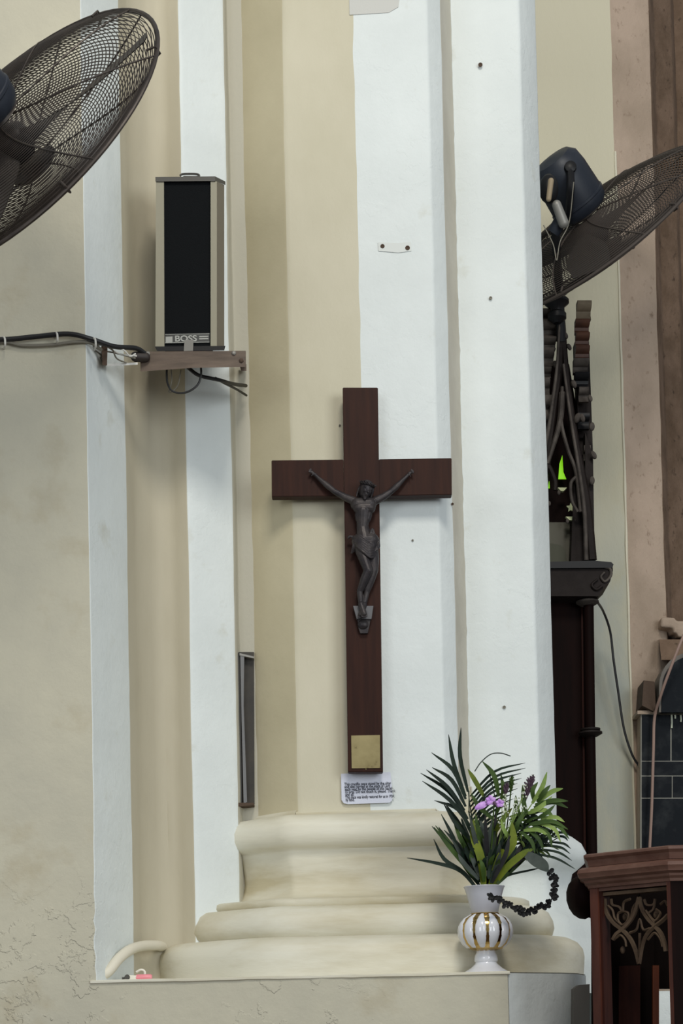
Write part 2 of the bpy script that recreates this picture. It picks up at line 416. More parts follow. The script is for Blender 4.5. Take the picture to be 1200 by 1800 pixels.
# base of the set-back right shaft
prof2px = [(977, 1455), (985, 1468), (1002, 1476), (1018, 1488), (1026, 1504), (1022, 1522), (1008, 1534), (1000, 1540), (996, 1560), (998, 1590), (1010, 1610), (1030, 1618), (1042, 1635), (1046, 1652), (1050, 1665), (1064, 1680), (1068, 1705), (1064, 1750)]
prof2 = [((x - 977) * (4.3 + .75) / F, at(x, y, .75).z) for x, y in prof2px]
xr = X(977, .72, 1450)
plan_r = [(xb(815, .6), .60), (xr - m(42, .6), .60), (xr, .69), (xr, BW)]
part('side_base_moulding', mould(plan_r, prof2, amp=.002), plaster_white, pier, smooth=50)
# filled screw holes and plugs
holes = [(672, 433, .358), (716, 436, .358), (844, 114, .585), (862, 524, .588), (793, 1150, .405), (886, 1243, .588), (597, 748, .358), (795, 886, .405), (725, 950, .358)]
for i, (px, py, y) in enumerate(holes):
    r = .75 * m((4.2, 4.6, 4.2, 3.2, 2.4, 3, 2, 2.6, 2)[i], y)
    gg = G().lathe([(r * 1.25, 0), (r * 1.2, .002), (r * .7, .0025), (r * .45, .001)], at(px, py, y + .0005), 12, axis=(0, -1, 0))
    part('screw_plug', gg, stone_dark if i in (0, 1, 2, 7) else cable_grey, pier)

# back wall, right-hand pilaster, floor ----------------------------
plan_w = [(xb(700, BW), BW, 0), (xb(1099, BW), BW, .006), (xb(1166, BW + .03), BW + .03, .006), (xb(1174, BW + .22), BW + .22, .01), (xb(1205, BW + .3), BW + .3, .01), (xb(1210, BW + .5), BW + .5, 0), (xb(1330, BW + .5) + 2, BW + .5, 0)]
g = shaft(plan_w, 0, ZT + 1.2, [0, 1, 2, 2, 2, 2], 160, amp=.004)
zsplit = at(1050, 600, BW).z
for i, f in enumerate(g.f):
    c = sum((g.v[k] for k in f), Vector()) / 4
    if g.mi[i] == 0 and c.z > zsplit + .9: g.mi[i] = 0
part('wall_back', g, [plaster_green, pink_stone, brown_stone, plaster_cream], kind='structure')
xa = xb(1099, BW)
part('trim_2', G().tube([Vector((xa + noise.noise(Vector((k * .31, 4, 4))) * .003, BW - .002, k * .05)) for k in range(96)], [.0045 + .0025 * noise.noise(Vector((k * .5, 1, 1))) for k in range(96)], 6), mat('arris_limewash', rgb(214, 208, 186), .8), kind='structure')
g = G().box((0, -3, -.05), (14, 14, .1)); part('floor', g, stone_dark, kind='structure')

# ---------------------------------------------------------------- crucifix
CY = .30
cru = root('crucifix', 'dark brown wooden wall crucifix bearing a bronze figure and small brass plate', 'crucifix', at(642, 1357, CY + .02))
def beam(poly, y, th, name):
    import bmesh
    g = G().pxprism(poly, y, th); o = part(name, g, mahog, cru, smooth=0)
    bm = bmesh.new(); bm.from_mesh(o.data); bmesh.ops.bevel(bm, geom=bm.edges[:], offset=.0015, segments=2, affect='EDGES'); bm.to_mesh(o.data); bm.free()
    return o
beam([(602, 681), (664, 681), (673, 1357), (611.5, 1357)], CY, .032, 'upright_beam')
beam([(477, 809), (603.5, 807.5), (604, 872), (477.5, 873)], CY, .032, 'cross_beam')
beam([(665.5, 807), (793.5, 805), (794, 869.5), (666.5, 871.5)], CY, .032, 'cross_beam')
g = G()
for px, py in ((640, 760), (642, 1250)): g.box(at(px, py, CY + .046), (.03, .028, .03))
part('wall_spacer', g.add([], []), mahog, cru) if False else None
for px, py in ((640, 740), (642, 1250)): part('wall_spacer', G().box(at(px, py, CY + .045), (.03, .028, .03)), mahog, cru)
bp = part('name_plate', G().pxprism([(617, 1293), (667.5, 1292), (668, 1350), (618, 1350.5)], CY - .0025, .003), brass, cru, smooth=0)
part('plate_pin', G().lathe([(.0022, 0), (.0015, .0015), (0, .002)], at(643, 1352, CY - .0005), 8, axis=(0, -1, 0)), brass, cru)

# the cast figure, one continuous body
def q(px, py, d): return at(px, py, CY - d)
s = m(1, CY)
b = G()
# torso
b.blob(q(628, 887, .020), q(650, 886, .020), 12.5 * s, 12 * s, sq=.95)
b.blob(q(631, 893, .022), q(649, 893, .022), 11 * s, 11 * s)
b.blob(q(638, 900, .020), q(637, 926, .018), 14 * s, 10.5 * s)
b.blob(q(634, 884, .024), q(628, 892, .024), 8 * s, 7 * s); b.blob(q(646, 884, .024), q(651, 892, .024), 8 * s, 7 * s)
b.blob(q(632, 905, .021), q(632, 912, .021), 9 * s, 8 * s); b.blob(q(645, 905, .021), q(644, 912, .021), 9 * s, 8 * s)
b.blob(q(637, 926, .016), q(641, 950, .018), 11 * s, 15 * s)
b.blob(q(634, 955, .018), q(650, 955, .018), 12 * s, 12 * s)
# neck
b.blob(q(640, 882, .02), q(642, 866, .026), 6.5 * s, 6 * s)
# arms
for pts in ([(622, 881), (606, 874), (588, 864), (574, 853), (560, 841), (553, 834)], [(660, 880), (674, 873), (687, 864), (697, 855), (709, 843), (716, 836)]):
    rr = [7.6, 6.4, 5.0, 5.4, 3.4, 3.1]; dd = [.020, .018, .016, .016, .013, .011]
    for i in range(5): b.blob(q(*pts[i], dd[i]), q(*pts[i + 1], dd[i + 1]), rr[i] * s, rr[i + 1] * s)
# hands
for sx, (hx, hy) in ((-1, (550, 832)), (1, (719, 833))):
    b.blob(q(hx, hy, .011), q(hx + sx * 3.5, hy - 3, .011), 3.2 * s, 3.0 * s, sq=1)
    for k, (ax, ay, L) in enumerate([(-.9, -.35, 6.0), (-.8, -.6, 6.6), (-.6, -.8, 6.2), (-.35, -.95, 5.0)]):
        p0 = (hx + sx * (3 - k * .3) , hy - 2.2 - k * .9 + 1.4)
        p1 = (p0[0] - sx * ax * L * .55, p0[1] + ay * L * .55 * .9); p2 = (p0[0] - sx * ax * L * .9, p0[1] + ay * L)
        b.blob(q(*p0, .012), q(*p1, .016), 1.25 * s, 1.1 * s, 8); b.blob(q(*p1, .016), q(*p2, .017), 1.1 * s, .85 * s, 8)
    b.blob(q(hx, hy + 1.5, .013), q(hx + sx * 2.5, hy + 4.5, .018), 1.4 * s, 1.0 * s, 8)
# legs
for pts, rr, dd in (([(633, 962), (640, 982), (647, 1003), (640, 1020), (632, 1040), (634, 1062)], [12, 10.5, 8.5, 8, 5.5, 4.6], [.018, .026, .034, .028, .021, .022]),
                    ([(653, 962), (656, 982), (657, 1002), (651, 1020), (644, 1042), (640, 1062)], [11.5, 10, 7.8, 7.6, 5.4, 4.6], [.014, .018, .022, .018, .014, .016])):
    for i in range(5): b.blob(q(*pts[i], dd[i]), q(*pts[i + 1], dd[i + 1]), rr[i] * s, rr[i + 1] * s)
# feet, one over the other, toes
for (ax, ay, bx, by, d0) in ((634, 1062, 640, 1079, .026), (640, 1063, 634, 1080, .018)):
    b.blob(q(ax, ay, d0), q(bx, by, d0 + .006), 5.2 * s, 5.2 * s)
    for k in range(5):
        tx = bx - 4.4 + k * 2.2
        b.blob(q(tx, by + 2, d0 + .007), q(tx + .3, by + 6.2 - abs(k - 1) * .4, d0 + .008), 1.35 * s, 1.1 * s, 8)
# head turned and bowed to the right of the picture
hrot = Euler((R(14), R(14), R(24)))
hc = q(643, 861, .032)
HS = 1.12
b.ell(hc, (10.3 * s * HS, 12 * s * HS, 14.5 * s * HS), hrot)
def hp(x, y, z): return hc + hrot.to_matrix() @ (Vector((x, y, z)) * s * HS)
b.blob(hp(0, -9, -2), hp(0, -12.8, -4.2), 1.5 * s, 2.2 * s, 8)       # nose
b.blob(hp(-5.5, -9.6, 2.2), hp(5.5, -9.6, 2.2), 1.7 * s, 1.7 * s, 8)  # brow
b.blob(hp(-4.2, -8.8, -3.2), hp(-5.5, -8, -4), 2.4 * s, 2 * s, 8); b.blob(hp(4.2, -8.8, -3.2), hp(5.5, -8, -4), 2.4 * s, 2 * s, 8)
b.blob(hp(-2.2, -10.6, -7.3), hp(2.2, -10.6, -7.3), 1.0 * s, 1.0 * s, 8); b.blob(hp(-1.8, -10.2, -9), hp(1.8, -10.2, -9), 1.1 * s, 1.1 * s, 8)  # lips
b.blob(hp(0, -6, -11), hp(0, -7.5, -15), 5.5 * s, 2.6 * s)           # beard
body = remeshed(b, .0011, 3, .5)
fig = part('figure', body, bronze, cru, smooth=180, label='dark bronze figure with arms stretched upwards')
# hair, crown
h = G()
for k in range(26):
    a = R(-50 + k * 280 / 25)
    top = hp(math.sin(a) * 5, -math.cos(a) * 5, 13)
    mid = hp(math.sin(a) * 10.8, math.cos(a) * 11 * (1 if math.cos(a) > 0 else .75), 4)
    lo_ = hp(math.sin(a) * 12, math.cos(a) * 10 + 2, -8 if abs(math.sin(a)) > .3 or math.cos(a) > 0 else 3)
    if -math.cos(a) > .55: continue
    h.tube(cr([top, mid, lo_, hp(math.sin(a) * 12.5, math.cos(a) * 8 + 2, -14)], 4), [2.2 * s] * 9 + [1.8 * s, 1.5 * s, 1.2 * s, .7 * s], 6)
h.ell(hp(0, 2.5, 5.5), (11.4 * s, 11.6 * s, 12 * s), hrot)
part('hair', remeshed(h, .0011, 1), bronze, fig, smooth=180)
c_ = G()
for o_ in range(3):
    c_.tube([hp(math.cos(R(t)) * (11 + .8 * math.sin(R(t * 5 + o_ * 120))), math.sin(R(t)) * (12.2 + .8 * math.sin(R(t * 5 + o_ * 120))), 8.5 + 1.6 * math.cos(R(t * 5 + o_ * 120))) for t in range(0, 361, 12)], 1.15 * s, 6)
for t in range(0, 360, 24): c_.tube([hp(math.cos(R(t)) * 11.5, math.sin(R(t)) * 12.5, 8.5), hp(math.cos(R(t + 9)) * 15, math.sin(R(t + 9)) * 16, 11)], [.8 * s, .15 * s], 5)
part('thorn_crown', c_, bronze, fig)
# loincloth with folds
l = G()
l.blob(q(632, 952, .019), q(652, 950, .019), 14.5 * s, 14 * s); l.blob(q(636, 961, .022), q(650, 960, .022), 13 * s, 13.5 * s)
for k in range(6):
    y0 = 944 + k * 2.6
    l.tube(cr([q(619 + k, y0 + 2, .022), q(628, y0 - 1 + k, .037), q(640, y0 + 6 + k * 1.7, .043), q(652, y0 + 14 + k * 1.9, .040), q(664 - k * .5, y0 + 12 + k, .024)], 5), 2.1 * s, 7)
for k in range(4): l.tube(cr([q(664, 946 + k * 3, .02), q(666, 956 + k * 2, .028), q(662 - k * 3, 968 + k, .032)], 4), 2.0 * s, 6)
l.tube(cr([q(624, 944, .024), q(614, 943, .022), q(612, 947, .02)], 4), 2.3 * s, 6)
for k in range(4): l.tube(cr([q(623 + k * 1.4, 950, .03 - k * .002), q(620 + k * 2, 962, .026), q(618 + k * 3, 973 - k * 2, .018)], 4), 2.0 * s, 6)
l.tube(cr([q(650, 940, .03), q(654, 930, .032), q(657, 938, .03)], 4), 2.6 * s, 6)
part('loincloth', remeshed(l, .0013, 2), bronze, fig, smooth=180)
part('foot_rest', G().pxprism([(620.5, 1065), (656, 1065), (652.5, 1088), (627, 1088)], CY - .018, .018), mat('grey_bronze', rgb(92, 92, 94), .5, metal=.4), fig, smooth=0)
g = G(); g.pxprism([(628, 1089), (651, 1089), (648, 1104), (646, 1113), (633, 1113), (630, 1104)], CY - .012, .012)
g.ell(q(638, 1098, .010), (10 * s, 7 * s, 9 * s))
part('skull_boss', g, bronze, fig)

# notice card
nt_ = root('notice_card', 'small white printed card with rounded corners below the crucifix', 'notice', at(644, 1410, .35))
poly = [(599, 1360), (686, 1357), (690, 1400), (689, 1407), (684, 1411), (612, 1413.5), (604, 1412), (600, 1406)]
part('card', G().pxprism(poly, .352, .0015), paper, nt_, smooth=0)
def text(body, size, pos, mt, name, parent, ext=.0003, rz=0, bold=0, sx=1.0):
    cu = bpy.data.curves.new(name, 'FONT'); cu.body = body; cu.size = size; cu.extrude = ext; cu.offset = bold; cu.space_line = 1.0
    o = bpy.data.objects.new('t', cu); C.objects.link(o)
    bpy.context.view_layer.update()
    e = o.evaluated_get(bpy.context.evaluated_depsgraph_get()); mm = e.to_mesh()
    rot = Matrix.Rotation(rz, 3, 'Y') @ Matrix.Rotation(math.pi / 2, 3, 'X')
    g = G().add([Vector(pos) + rot @ Vector((v.co.x * sx, v.co.y, v.co.z)) for v in mm.vertices], [tuple(p.vertices) for p in mm.polygons])
    e.to_mesh_clear(); bpy.data.objects.remove(o); bpy.data.curves.remove(cu)
    return part(name, g, mt, parent, smooth=0)
lines = ['This crucifix once stood by the altar', 'and was carried at the start of Lent', 'each year by the people of this parish', 'to pray. Do not touch it, please. Thank', 'you all.', 'This place was kindly restored for us in 1934,', 'by hand.']
for i, t in enumerate(lines):
    text(t, m(7.6, .35), at(605 + i * .4, 1381.0 + i * 4.6, .3512), ink, 'print_line', nt_, rz=R(-.2), bold=.00012, sx=.74 if i < 5 else .62)

# ---------------------------------------------------------------- loudspeaker on its shelf
SY = .10
spk = root('column_speaker', 'tall black-grilled column loudspeaker standing on brown wall shelf', 'loudspeaker', at(335, 618, SY + .05))
sp = lambda px, py, d=0: at(px, py, SY + d)
g = G(); g.prism([sp(274, 318), sp(288, 318), sp(289, 610), sp(273, 610)], [sp(276, 318, .10), sp(288, 318, .10), sp(289, 610, .10), sp(276, 610, .10)])
part('side_rail', g, spk_metal, spk, smooth=0)
g = G(); g.prism([sp(370, 318), sp(381, 319), sp(381, 610), sp(370, 610)], [sp(370, 318, .10), sp(386, 318, .10), sp(386, 610, .10), sp(370, 610, .10)])
part('side_rail', g, spk_metal, spk, smooth=0)
g = G(); g.prism([sp(381, 319, .0008), sp(394, 325, .06), sp(394, 609, .06), sp(381, 610, .0008)], [sp(381, 319, .09), sp(392, 325, .09), sp(392, 609, .09), sp(381, 610, .09)])
part('side_panel', g, spk_side, spk, smooth=0)
g = G(); g.pxprism([(288, 317), (370, 317), (370, 609), (288, 609)], SY + .006, .08); part('grille', g, mat('grille_cloth', (.006, .007, .008, 1), .8, spec=.1, bump=.6, bscale=400), spk, smooth=0)
part('top_cap', G().prism([sp(273, 311, -.003), sp(378, 310, -.003), sp(396, 319, .06), sp(396, 325, .06), sp(378, 318, -.003), sp(273, 319, -.003)], [sp(276, 311, .1), sp(378, 310, .1), sp(395, 319, .1), sp(395, 325, .1), sp(378, 318, .1), sp(276, 319, .1)]), spk_cap, spk, smooth=0)
part('bottom_cap', G().prism([sp(272, 609, -.006), sp(396, 608, -.006), sp(394, 616, -.006), sp(276, 617, -.006)], [sp(272, 609, .1), sp(396, 608, .1), sp(394, 616, .1), sp(276, 617, .1)]), blackpl, spk, smooth=0)
part('hook', wire([(316, 309, SY + .03), (322, 306, SY + .03), (345, 306, SY + .03), (350, 309, SY + .03), (345, 311, SY + .02), (322, 311, SY + .02)], .0028), spk_cap, spk)
bd = part('badge', G().pxprism([(290, 587), (368, 585.5), (368, 602), (290, 604)], SY + .003, .004), mat('badge_dark', rgb(52, 54, 52), .4), spk, smooth=0)
for yy in (587.5, 602): part('badge_trim', G().pxprism([(290, yy), (368, yy - 1.2), (368, yy - .2), (290, yy + 1)], SY + .002, .002), badge, bd, smooth=0)
text('BOSS', m(15, SY), at(307, 600.3, SY + .002), badge, 'logo_lettering', bd, bold=.0006, sx=1.15)
for i in range(2): part('badge_stripe', G().pxprism([(350, 590.5 + i * 4), (366, 590.2 + i * 4), (366, 592.2 + i * 4), (350, 592.7 + i * 4)], SY + .002, .002), badge, bd, smooth=0)
part('badge_emblem', G().pxprism([(291, 592), (303, 591.5), (303, 602), (291, 602.5)], SY + .002, .002), badge, bd, smooth=0)
part('tape_strip', G().pxprism([(324, 598), (340, 597), (339, 616.5), (323, 617)], SY - .008, .0015), tapem, spk, smooth=0)

sh = root('wall_shelf', 'dusty brown shelf bar holding the column loudspeaker', 'shelf', at(340, 650, SY + .05))
Yf = .07
part('shelf_board', G().prism([at(258, 618, Yf), at(431.5, 616.5, Yf), at(431.5, 622, Yf), at(258, 626, Yf)], [at(262, 618, .30), at(431, 617, .30), at(431, 622, .30), at(262, 626, .30)]), wood_shelf, sh, smooth=0)
part('front_flange', G().prism([at(246, 622, Yf - .003), at(432, 617.5, Yf - .003), at(432, 645, Yf - .003), at(340, 646.5, Yf - .003), at(247, 653, Yf - .003)], [at(246, 622, Yf + .008), at(432, 617.5, Yf + .008), at(432, 645, Yf + .008), at(340, 646.5, Yf + .008), at(247, 653, Yf + .008)]), wood_shelf, sh, smooth=0)
part('end_roll', G().blob(at(238, 627, .05), at(256, 628, .06), .013, .012), mat('dark_end', rgb(46, 38, 34), .6), sh)
for px, py in ((260, 621), (411, 620)): part('bolt', G().lathe([(.006, 0), (.006, .003), (.003, .005)], at(px, py + 1, Yf - .003), 6, axis=(0, -1, 0)), galv, sh)
part('bolt', G().lathe([(.006, 0), (.006, .003), (.003, .005)], at(424, 634, Yf - .003), 6, axis=(0, -1, 0)), stone_dark, sh)
part('support_arm', G().prism([at(420, 640, .10), at(433, 640, .10), at(433, 652, .10), at(424, 652, .10)], [at(420, 640, .43), at(433, 640, .43), at(433, 652, .43), at(424, 652, .43)]), wood_shelf, sh, smooth=0)
part('support_bar', G().prism([at(186, 640, .01), at(242, 637, .05), at(242, 641, .05), at(186, 644, .01)], [at(186, 640, .03), at(242, 637, .07), at(242, 641, .07), at(186, 644, .03)]), white_wire, sh, smooth=0)
part('rest_peg', G().prism([at(178, 608, -.02), at(189, 610, -.02), at(188, 642, -.02), at(180, 642, -.02)], [at(182, 608, .06), at(189, 610, .06), at(188, 642, .06), at(184, 642, .06)]), stone_dark, sh, smooth=0)

# cables
o = part('power_cable', wire([(-120, 596, -.075), (0, 597, -.075), (60, 592, -.075), (120, 587, -.078), (160, 596, -.07), (200, 609, -.03), (238, 612, .03), (254, 621, .055)], m(4.4, 0), 10), cable_black)
tag(o, 'thick black cable running along cream wall to the shelf', 'cable')
o = part('thin_cable', wire([(-120, 606, -.07), (0, 601, -.07), (40, 607, -.07), (90, 606, -.07), (130, 601, -.07), (160, 603, -.06), (178, 615, -.03)], m(3, 0), 8), cable_grey)
tag(o, 'thin grey cable clipped just under the thick black one', 'cable')
for i, (px, py) in enumerate(((6, 603), (98, 595), (165, 605))):
    o = part('cable_clip', wire([(px - 3, py - 10, -.062), (px + 2, py - 9, -.086), (px + 3, py + 3, -.088), (px + 1, py + 10, -.062)], m(1.8, 0), 6), white_wire)
    tag(o, ('white clip on the cables at outer end of cream wall', 'white clip round the cables in middle of cream wall', 'white clip holding cables at corner of white reveal')[i], 'cable clip', 'white cable clips')
w = root('wire_bundle', 'bundle of thin whitish wires spread between cable end and shelf', 'wires', at(170, 612, -.01))
for k, pts in enumerate(([(158, 602), (175, 615), (200, 620), (238, 630)], [(166, 606), (185, 608), (210, 622), (240, 626)], [(170, 604), (195, 612), (205, 630), (222, 638)], [(185, 607), (215, 614), (228, 626), (238, 622)], [(150, 604), (170, 618), (178, 626), (172, 632)])):
    part('wire', wire([(x, y, -.03 + j * .02) for j, (x, y) in enumerate(pts)], m(1.5, 0), 6), white_wire if k % 2 else cable_grey, w)
o = part('looped_cable', wire([(293, 642, .11), (294, 672, .11), (304, 688, .11), (326, 690, .11), (346, 678, .11), (353, 660, .11), (353, 642, .11)], m(1.9, .1), 8), cable_black)
tag(o, 'thin black cable hanging in a loop under the shelf', 'cable')
o = part('thin_wire', wire([(300, 645, .12), (302, 668, .12), (297, 690, .12), (312, 678, .12), (318, 650, .12)], m(1.1, .1), 6), cable_grey)
tag(o, 'thin grey wire tangled inside the cable loop under shelf', 'cable')
o = part('slack_cable', wire([(330, 646, .14), (350, 660, .14), (385, 668, .16), (410, 675, .25), (432, 678, .40)], m(3.4, .1), 8), cable_black)
tag(o, 'thick black cable sagging from the shelf towards the pier', 'cable')
o = part('branch_cable', wire([(378, 664, .17), (395, 674, .2), (415, 684, .3), (433, 695, .40)], m(2.2, .1), 8), cable_black)
tag(o, 'thinner black cable branching below the sagging thick one', 'cable')

# recessed frame beside the pier
nb = root('recessed_box', 'narrow dark box with metal frame let into the gap beside pier', 'electrical box', at(428, 1415, .43))
part('box_back', G().pxprism([(414, 1146), (446, 1146), (447, 1412), (418, 1412)], .432, .02), mat('dark_olive', rgb(58, 52, 42), .6, col2=rgb(34, 32, 28), scale=12), nb, smooth=0)
part('frame_side', G().pxprism([(414, 1144), (421, 1148), (424, 1270), (425, 1412), (421, 1412), (418, 1300)], .418, .03), mat('dark_metal', rgb(54, 54, 52), .5, metal=.3), nb, smooth=0)
part('frame_edge', G().pxprism([(422, 1148), (429, 1150), (428, 1240), (434, 1410), (428, 1412), (424, 1240)], .412, .012), mat('worn_steel', rgb(112, 112, 112), .45, metal=.3), nb, smooth=0)
part('frame_top', G().pxprism([(421, 1148), (446, 1154), (446, 1157), (421, 1152)], .41, .03), galv, nb, smooth=0)
part('frame_bottom', G().pxprism([(415, 1411), (446, 1411), (446, 1415), (415, 1418)], .40, .05), stone_dark, nb, smooth=0)

# ---------------------------------------------------------------- fans
def fan(name, label, cen, ndir, Rr, wires, motor_len, mounted, wmat, phase, stand_to, depth=.16, wr=.0011, mr=1.0):
    n = Vector(ndir).normalized()            # towards the motor
    r = root(name, label, 'fan', Vector(cen) )
    u = n.orthogonal().normalized(); w = n.cross(u); cen = Vector(cen)
    P = lambda rad, a, h: cen + u * rad * math.cos(a) + w * rad * math.sin(a) + n * h
    hub = .055
    for side, nm in ((1, 'rear_guard'), (-1, 'front_guard')):
        hh = depth * .5; prof_h = lambda t: side * hh * (1 - t ** 2.6)
        g = G()
        for k in range(wires):
            t = (k + .5) / wires; rad = hub + (Rr - hub) * t
            g.tube([P(rad, 2 * math.pi * i / 64, prof_h(t)) for i in range(65)], wr, 4, cap=False)
        part(nm, g, wmat, r, kind='stuff')
        for k in range(8):
            a0 = phase + 2 * math.pi * k / 8 + side * .12
            part('guard_rib', G().tube([P(hub + (Rr - hub) * i / 12, a0 + side * .35 * i / 12, prof_h(i / 12) + side * .0015) for i in range(13)], wr * 1.7, 5, cap=False), wmat, r)
        hubp = [(.001, 0), (hub * .95, 0), (hub * 1.1, .004), (hub * 1.05, .010), (hub * .8, .014), (.001, .016)]
        part('guard_hub', G().lathe([(a, hh * side + side * b_) for a, b_ in hubp], cen, 24, axis=n), wmat, r)
    part('rim', G().tube([P(Rr + .001, 2 * math.pi * k / 72, 0) for k in range(73)], wr * 3.6, 8, cap=False), wmat, r)
    for k in range(6):
        a = phase + 2 * math.pi * k / 6
        part('rim_clip', G().tube([P(Rr - .02, a, .012), P(Rr + .002, a, .008), P(Rr + .002, a, -.008), P(Rr - .02, a, -.012)], wr * 2.2, 6), wmat, r)
    # blades
    for k in range(3):
        a = phase + 2 * math.pi * k / 3; g = G(); rows_ = []
        for i in range(9):
            t = i / 8; rad = .03 + (Rr * .86) * t; half = (.28 + .30 * math.sin(t * 2.4)) * (1 if t < .9 else .8)
            wd_ = (.03 + .075 * math.sin(min(1, t * 1.15) * 2.2)) ; da = wd_ / max(rad, .05)
            rows_.append([P(rad, a - da * .6 + da * 1.3 * j / 4 + .25 * t, (j / 4 - .5) * -.05 * (1 - .4 * t)) for j in range(5)])
        for row in rows_: g.v += row
        g.v += [v - n * .002 for v in g.v[:45]]
        for i in range(8):
            for j in range(4):
                a_ = i * 5 + j; g.f += [(a_, a_ + 1, a_ + 6, a_ + 5), (a_ + 45, a_ + 50, a_ + 51, a_ + 46)]; g.mi += [0, 0]
        part('blade', g, fan_blade, r)
    part('spinner', G().lathe([(.001, -.045), (.025, -.04), (.038, -.02), (.04, .02), (.03, .03), (.001, .03)], cen, 24, axis=n), blackpl, r)
    h0 = depth * .5 + .012; L = motor_len
    part('motor', G().lathe([(.001, h0), (.075 * mr, h0), (.085 * mr, h0 + .012), (.088 * mr, h0 + .03), (.084 * mr, h0 + L * .7), (.078 * mr, h0 + L * .9), (.06 * mr, h0 + L), (.02, h0 + L + .006), (.001, h0 + L + .007)], cen, 36, axis=n), fan_motor, r)
    part('motor_band', G().lathe([(.088 * mr, h0 + .035), (.0905 * mr, h0 + .037), (.0905 * mr, h0 + .043), (.0875 * mr, h0 + .045)], cen, 36, axis=n), fan_motor, r)
    # yoke and mount
    mc = cen + n * (h0 + L * .55)
    yk = part('yoke', G().tube(cr([mc + Vector((0, -.095, .0)), mc + Vector((0, -.09, -.07)), mc + Vector((0, 0, -.12)), mc + Vector((0, .09, -.07)), mc + Vector((0, .095, 0))], 5), .012, 8), blackpl, r)
    for yy in (-1, 1): part('yoke_knob', G().lathe([(.018, 0), (.02, .006), (.018, .014), (.008, .018)], mc + Vector((0, yy * .09, 0)), 12, axis=(0, yy, 0)), blackpl, r)
    return r, mc, n, P

# left, nearer fan
YL = -.57
def fan_axis(px, py, Y, ix, iy, c):
    """axis towards the motor: leaning ix, iy in the picture, c towards the camera"""
    p = at(px, py, Y); ray = (p - CAM).normalized(); q_ = at(px + ix, py + iy, Y) - p
    q_ = (q_ - ray * q_.dot(ray)).normalized(); return (-ray * c + q_ * math.sqrt(1 - c * c)).normalized()
n1 = fan_axis(27, 247, YL, -62.5, -78, .33)
lf, mc, n_, P_ = fan('wall_fan', 'large caged fan with blue-grey motor hanging before the cream wall', at(26, 250, YL), n1, m(318, YL), 42, .17, None, fan_wire, .4, None, depth=.12, wr=.0012, mr=.86)
part('mount_pole', G().tube([mc + Vector((0, 0, -.12)), mc + Vector((-.10, .02, -.16)), Vector((mc.x - .3, mc.y + .1, mc.z - .2)), Vector((mc.x - .45, YW, mc.z - .2))], .014, 8), blackpl, lf)
part('mount_plate', G().box(Vector((mc.x - .45, YW - .006, mc.z - .2)), (.12, .012, .16)), blackpl, lf)

# right fan behind the pier on the wood stand
YR = 1.10
n2 = fan_axis(1046, 406, YR, -52, -85.5, .245)
rf, mc2, n_, P_ = fan('pedestal_fan', 'dusty caged fan with blue-grey motor partly behind the pier', at(1046, 406, YR), n2, m(227, YR), 38, .19, None, fan_wire_dusty, 1.2, None, depth=.12, wr=.0015)
part('switch_lever', G().blob(at(968, 318, .78), at(964, 350, .79), .009, .008), mat('tan_lever', rgb(150, 134, 108), .6), rf)
part('motor_recess', G().ell(at(964, 332, .83), (.030, .03, .045)), blackpl, rf)
part('pull_cord', wire([(1008, 320, .80), (1000, 390, .84), (984, 425, .84), (978, 458, .84), (972, 430, .84), (955, 396, .84)], .0016, 6), cable_grey, rf)
part('clamp', G().blob(at(978, 360, .82), at(990, 392, .84), .014, .016), galv, rf)
part('clamp_sleeve', G().tube([at(987, 385, .86), at(972, 410, .88)], [.022, .02], 14), fan_motor, rf)
part('stand_pole', G().tube([at(975, 400, .95), at(984, 532, 1.12)], .014, 10), blackpl, rf)
part('stand_cap', G().lathe([(.012, .02), (.032, .012), (.04, .004), (.04, -.004), (.022, -.02), (.018, -.03), (.03, -.04), (.03, -.055), (.012, -.07)], at(978, 531, 1.13), 20), blackpl, rf)
part('stand_foot', G().tube([at(983, 540, 1.13), at(986, 600, 1.17)], .016, 10), blackpl, rf)

# ---------------------------------------------------------------- carved gothic altar piece behind the pier
AY = 1.17
al = root('carved_altar_screen', 'dark carved gothic wooden screen with crocketed gable behind the pier', 'altar screen', at(1005, 1700, AY))
def pp(name, poly, y, th, mt, par=al, **k): return part(name, G().pxprism(poly, y, th), mt, par, smooth=0, **k)
def bar(name, pts, wpx, y, mt, par=al, fl=1.0):
    r = m(wpx, y) if not isinstance(wpx, list) else [m(a, y) for a in wpx]
    P3 = cr([at(px, py, y) for px, py in pts], 6)
    if isinstance(r, list):
        K = len(P3); r = [r[0] + (r[-1] - r[0]) * i / (K - 1) for i in range(K)]
    return part(name, G().tube(P3, r, 6, flat=fl), mt, par)
pp('backboard', [(940, 640), (1000, 640), (1036, 860), (1044, 995), (940, 995)], AY + .10, .02, panel_wood)
bar('gable_rail', [(986, 545), (983, 640), (972, 720), (958, 830), (954, 860)], [6, 9], AY, dark_wood)
bar('gable_rail', [(988, 560), (995, 660), (1008, 760), (1030, 880), (1040, 985)], [5, 9], AY, dark_wood)
bar('inner_moulding', [(990, 640), (1002, 730), (1018, 830), (1027, 900), (1030, 985)], [2.2, 4], AY - .03, dust_wood)
bar('inner_moulding', [(983, 570), (978, 650), (966, 740), (955, 800)], [2, 4], AY - .03, dust_wood)
bar('tracery_bar', [(988, 680), (986, 740), (998, 790), (1012, 830), (1020, 900)], [3.2, 3.2], AY - .015, dust_wood)
bar('tracery_bar', [(988, 690), (984, 740), (970, 790), (962, 815)], [6, 3], AY - .015, dust_wood)
bar('tracery_bar', [(1012, 838), (1003, 850), (1005, 880), (1015, 900)], [3, 3], AY - .015, dust_wood)
bar('tracery_bar', [(958, 830), (964, 820), (975, 845), (975, 862)], [5, 4], AY - .015, dark_wood)
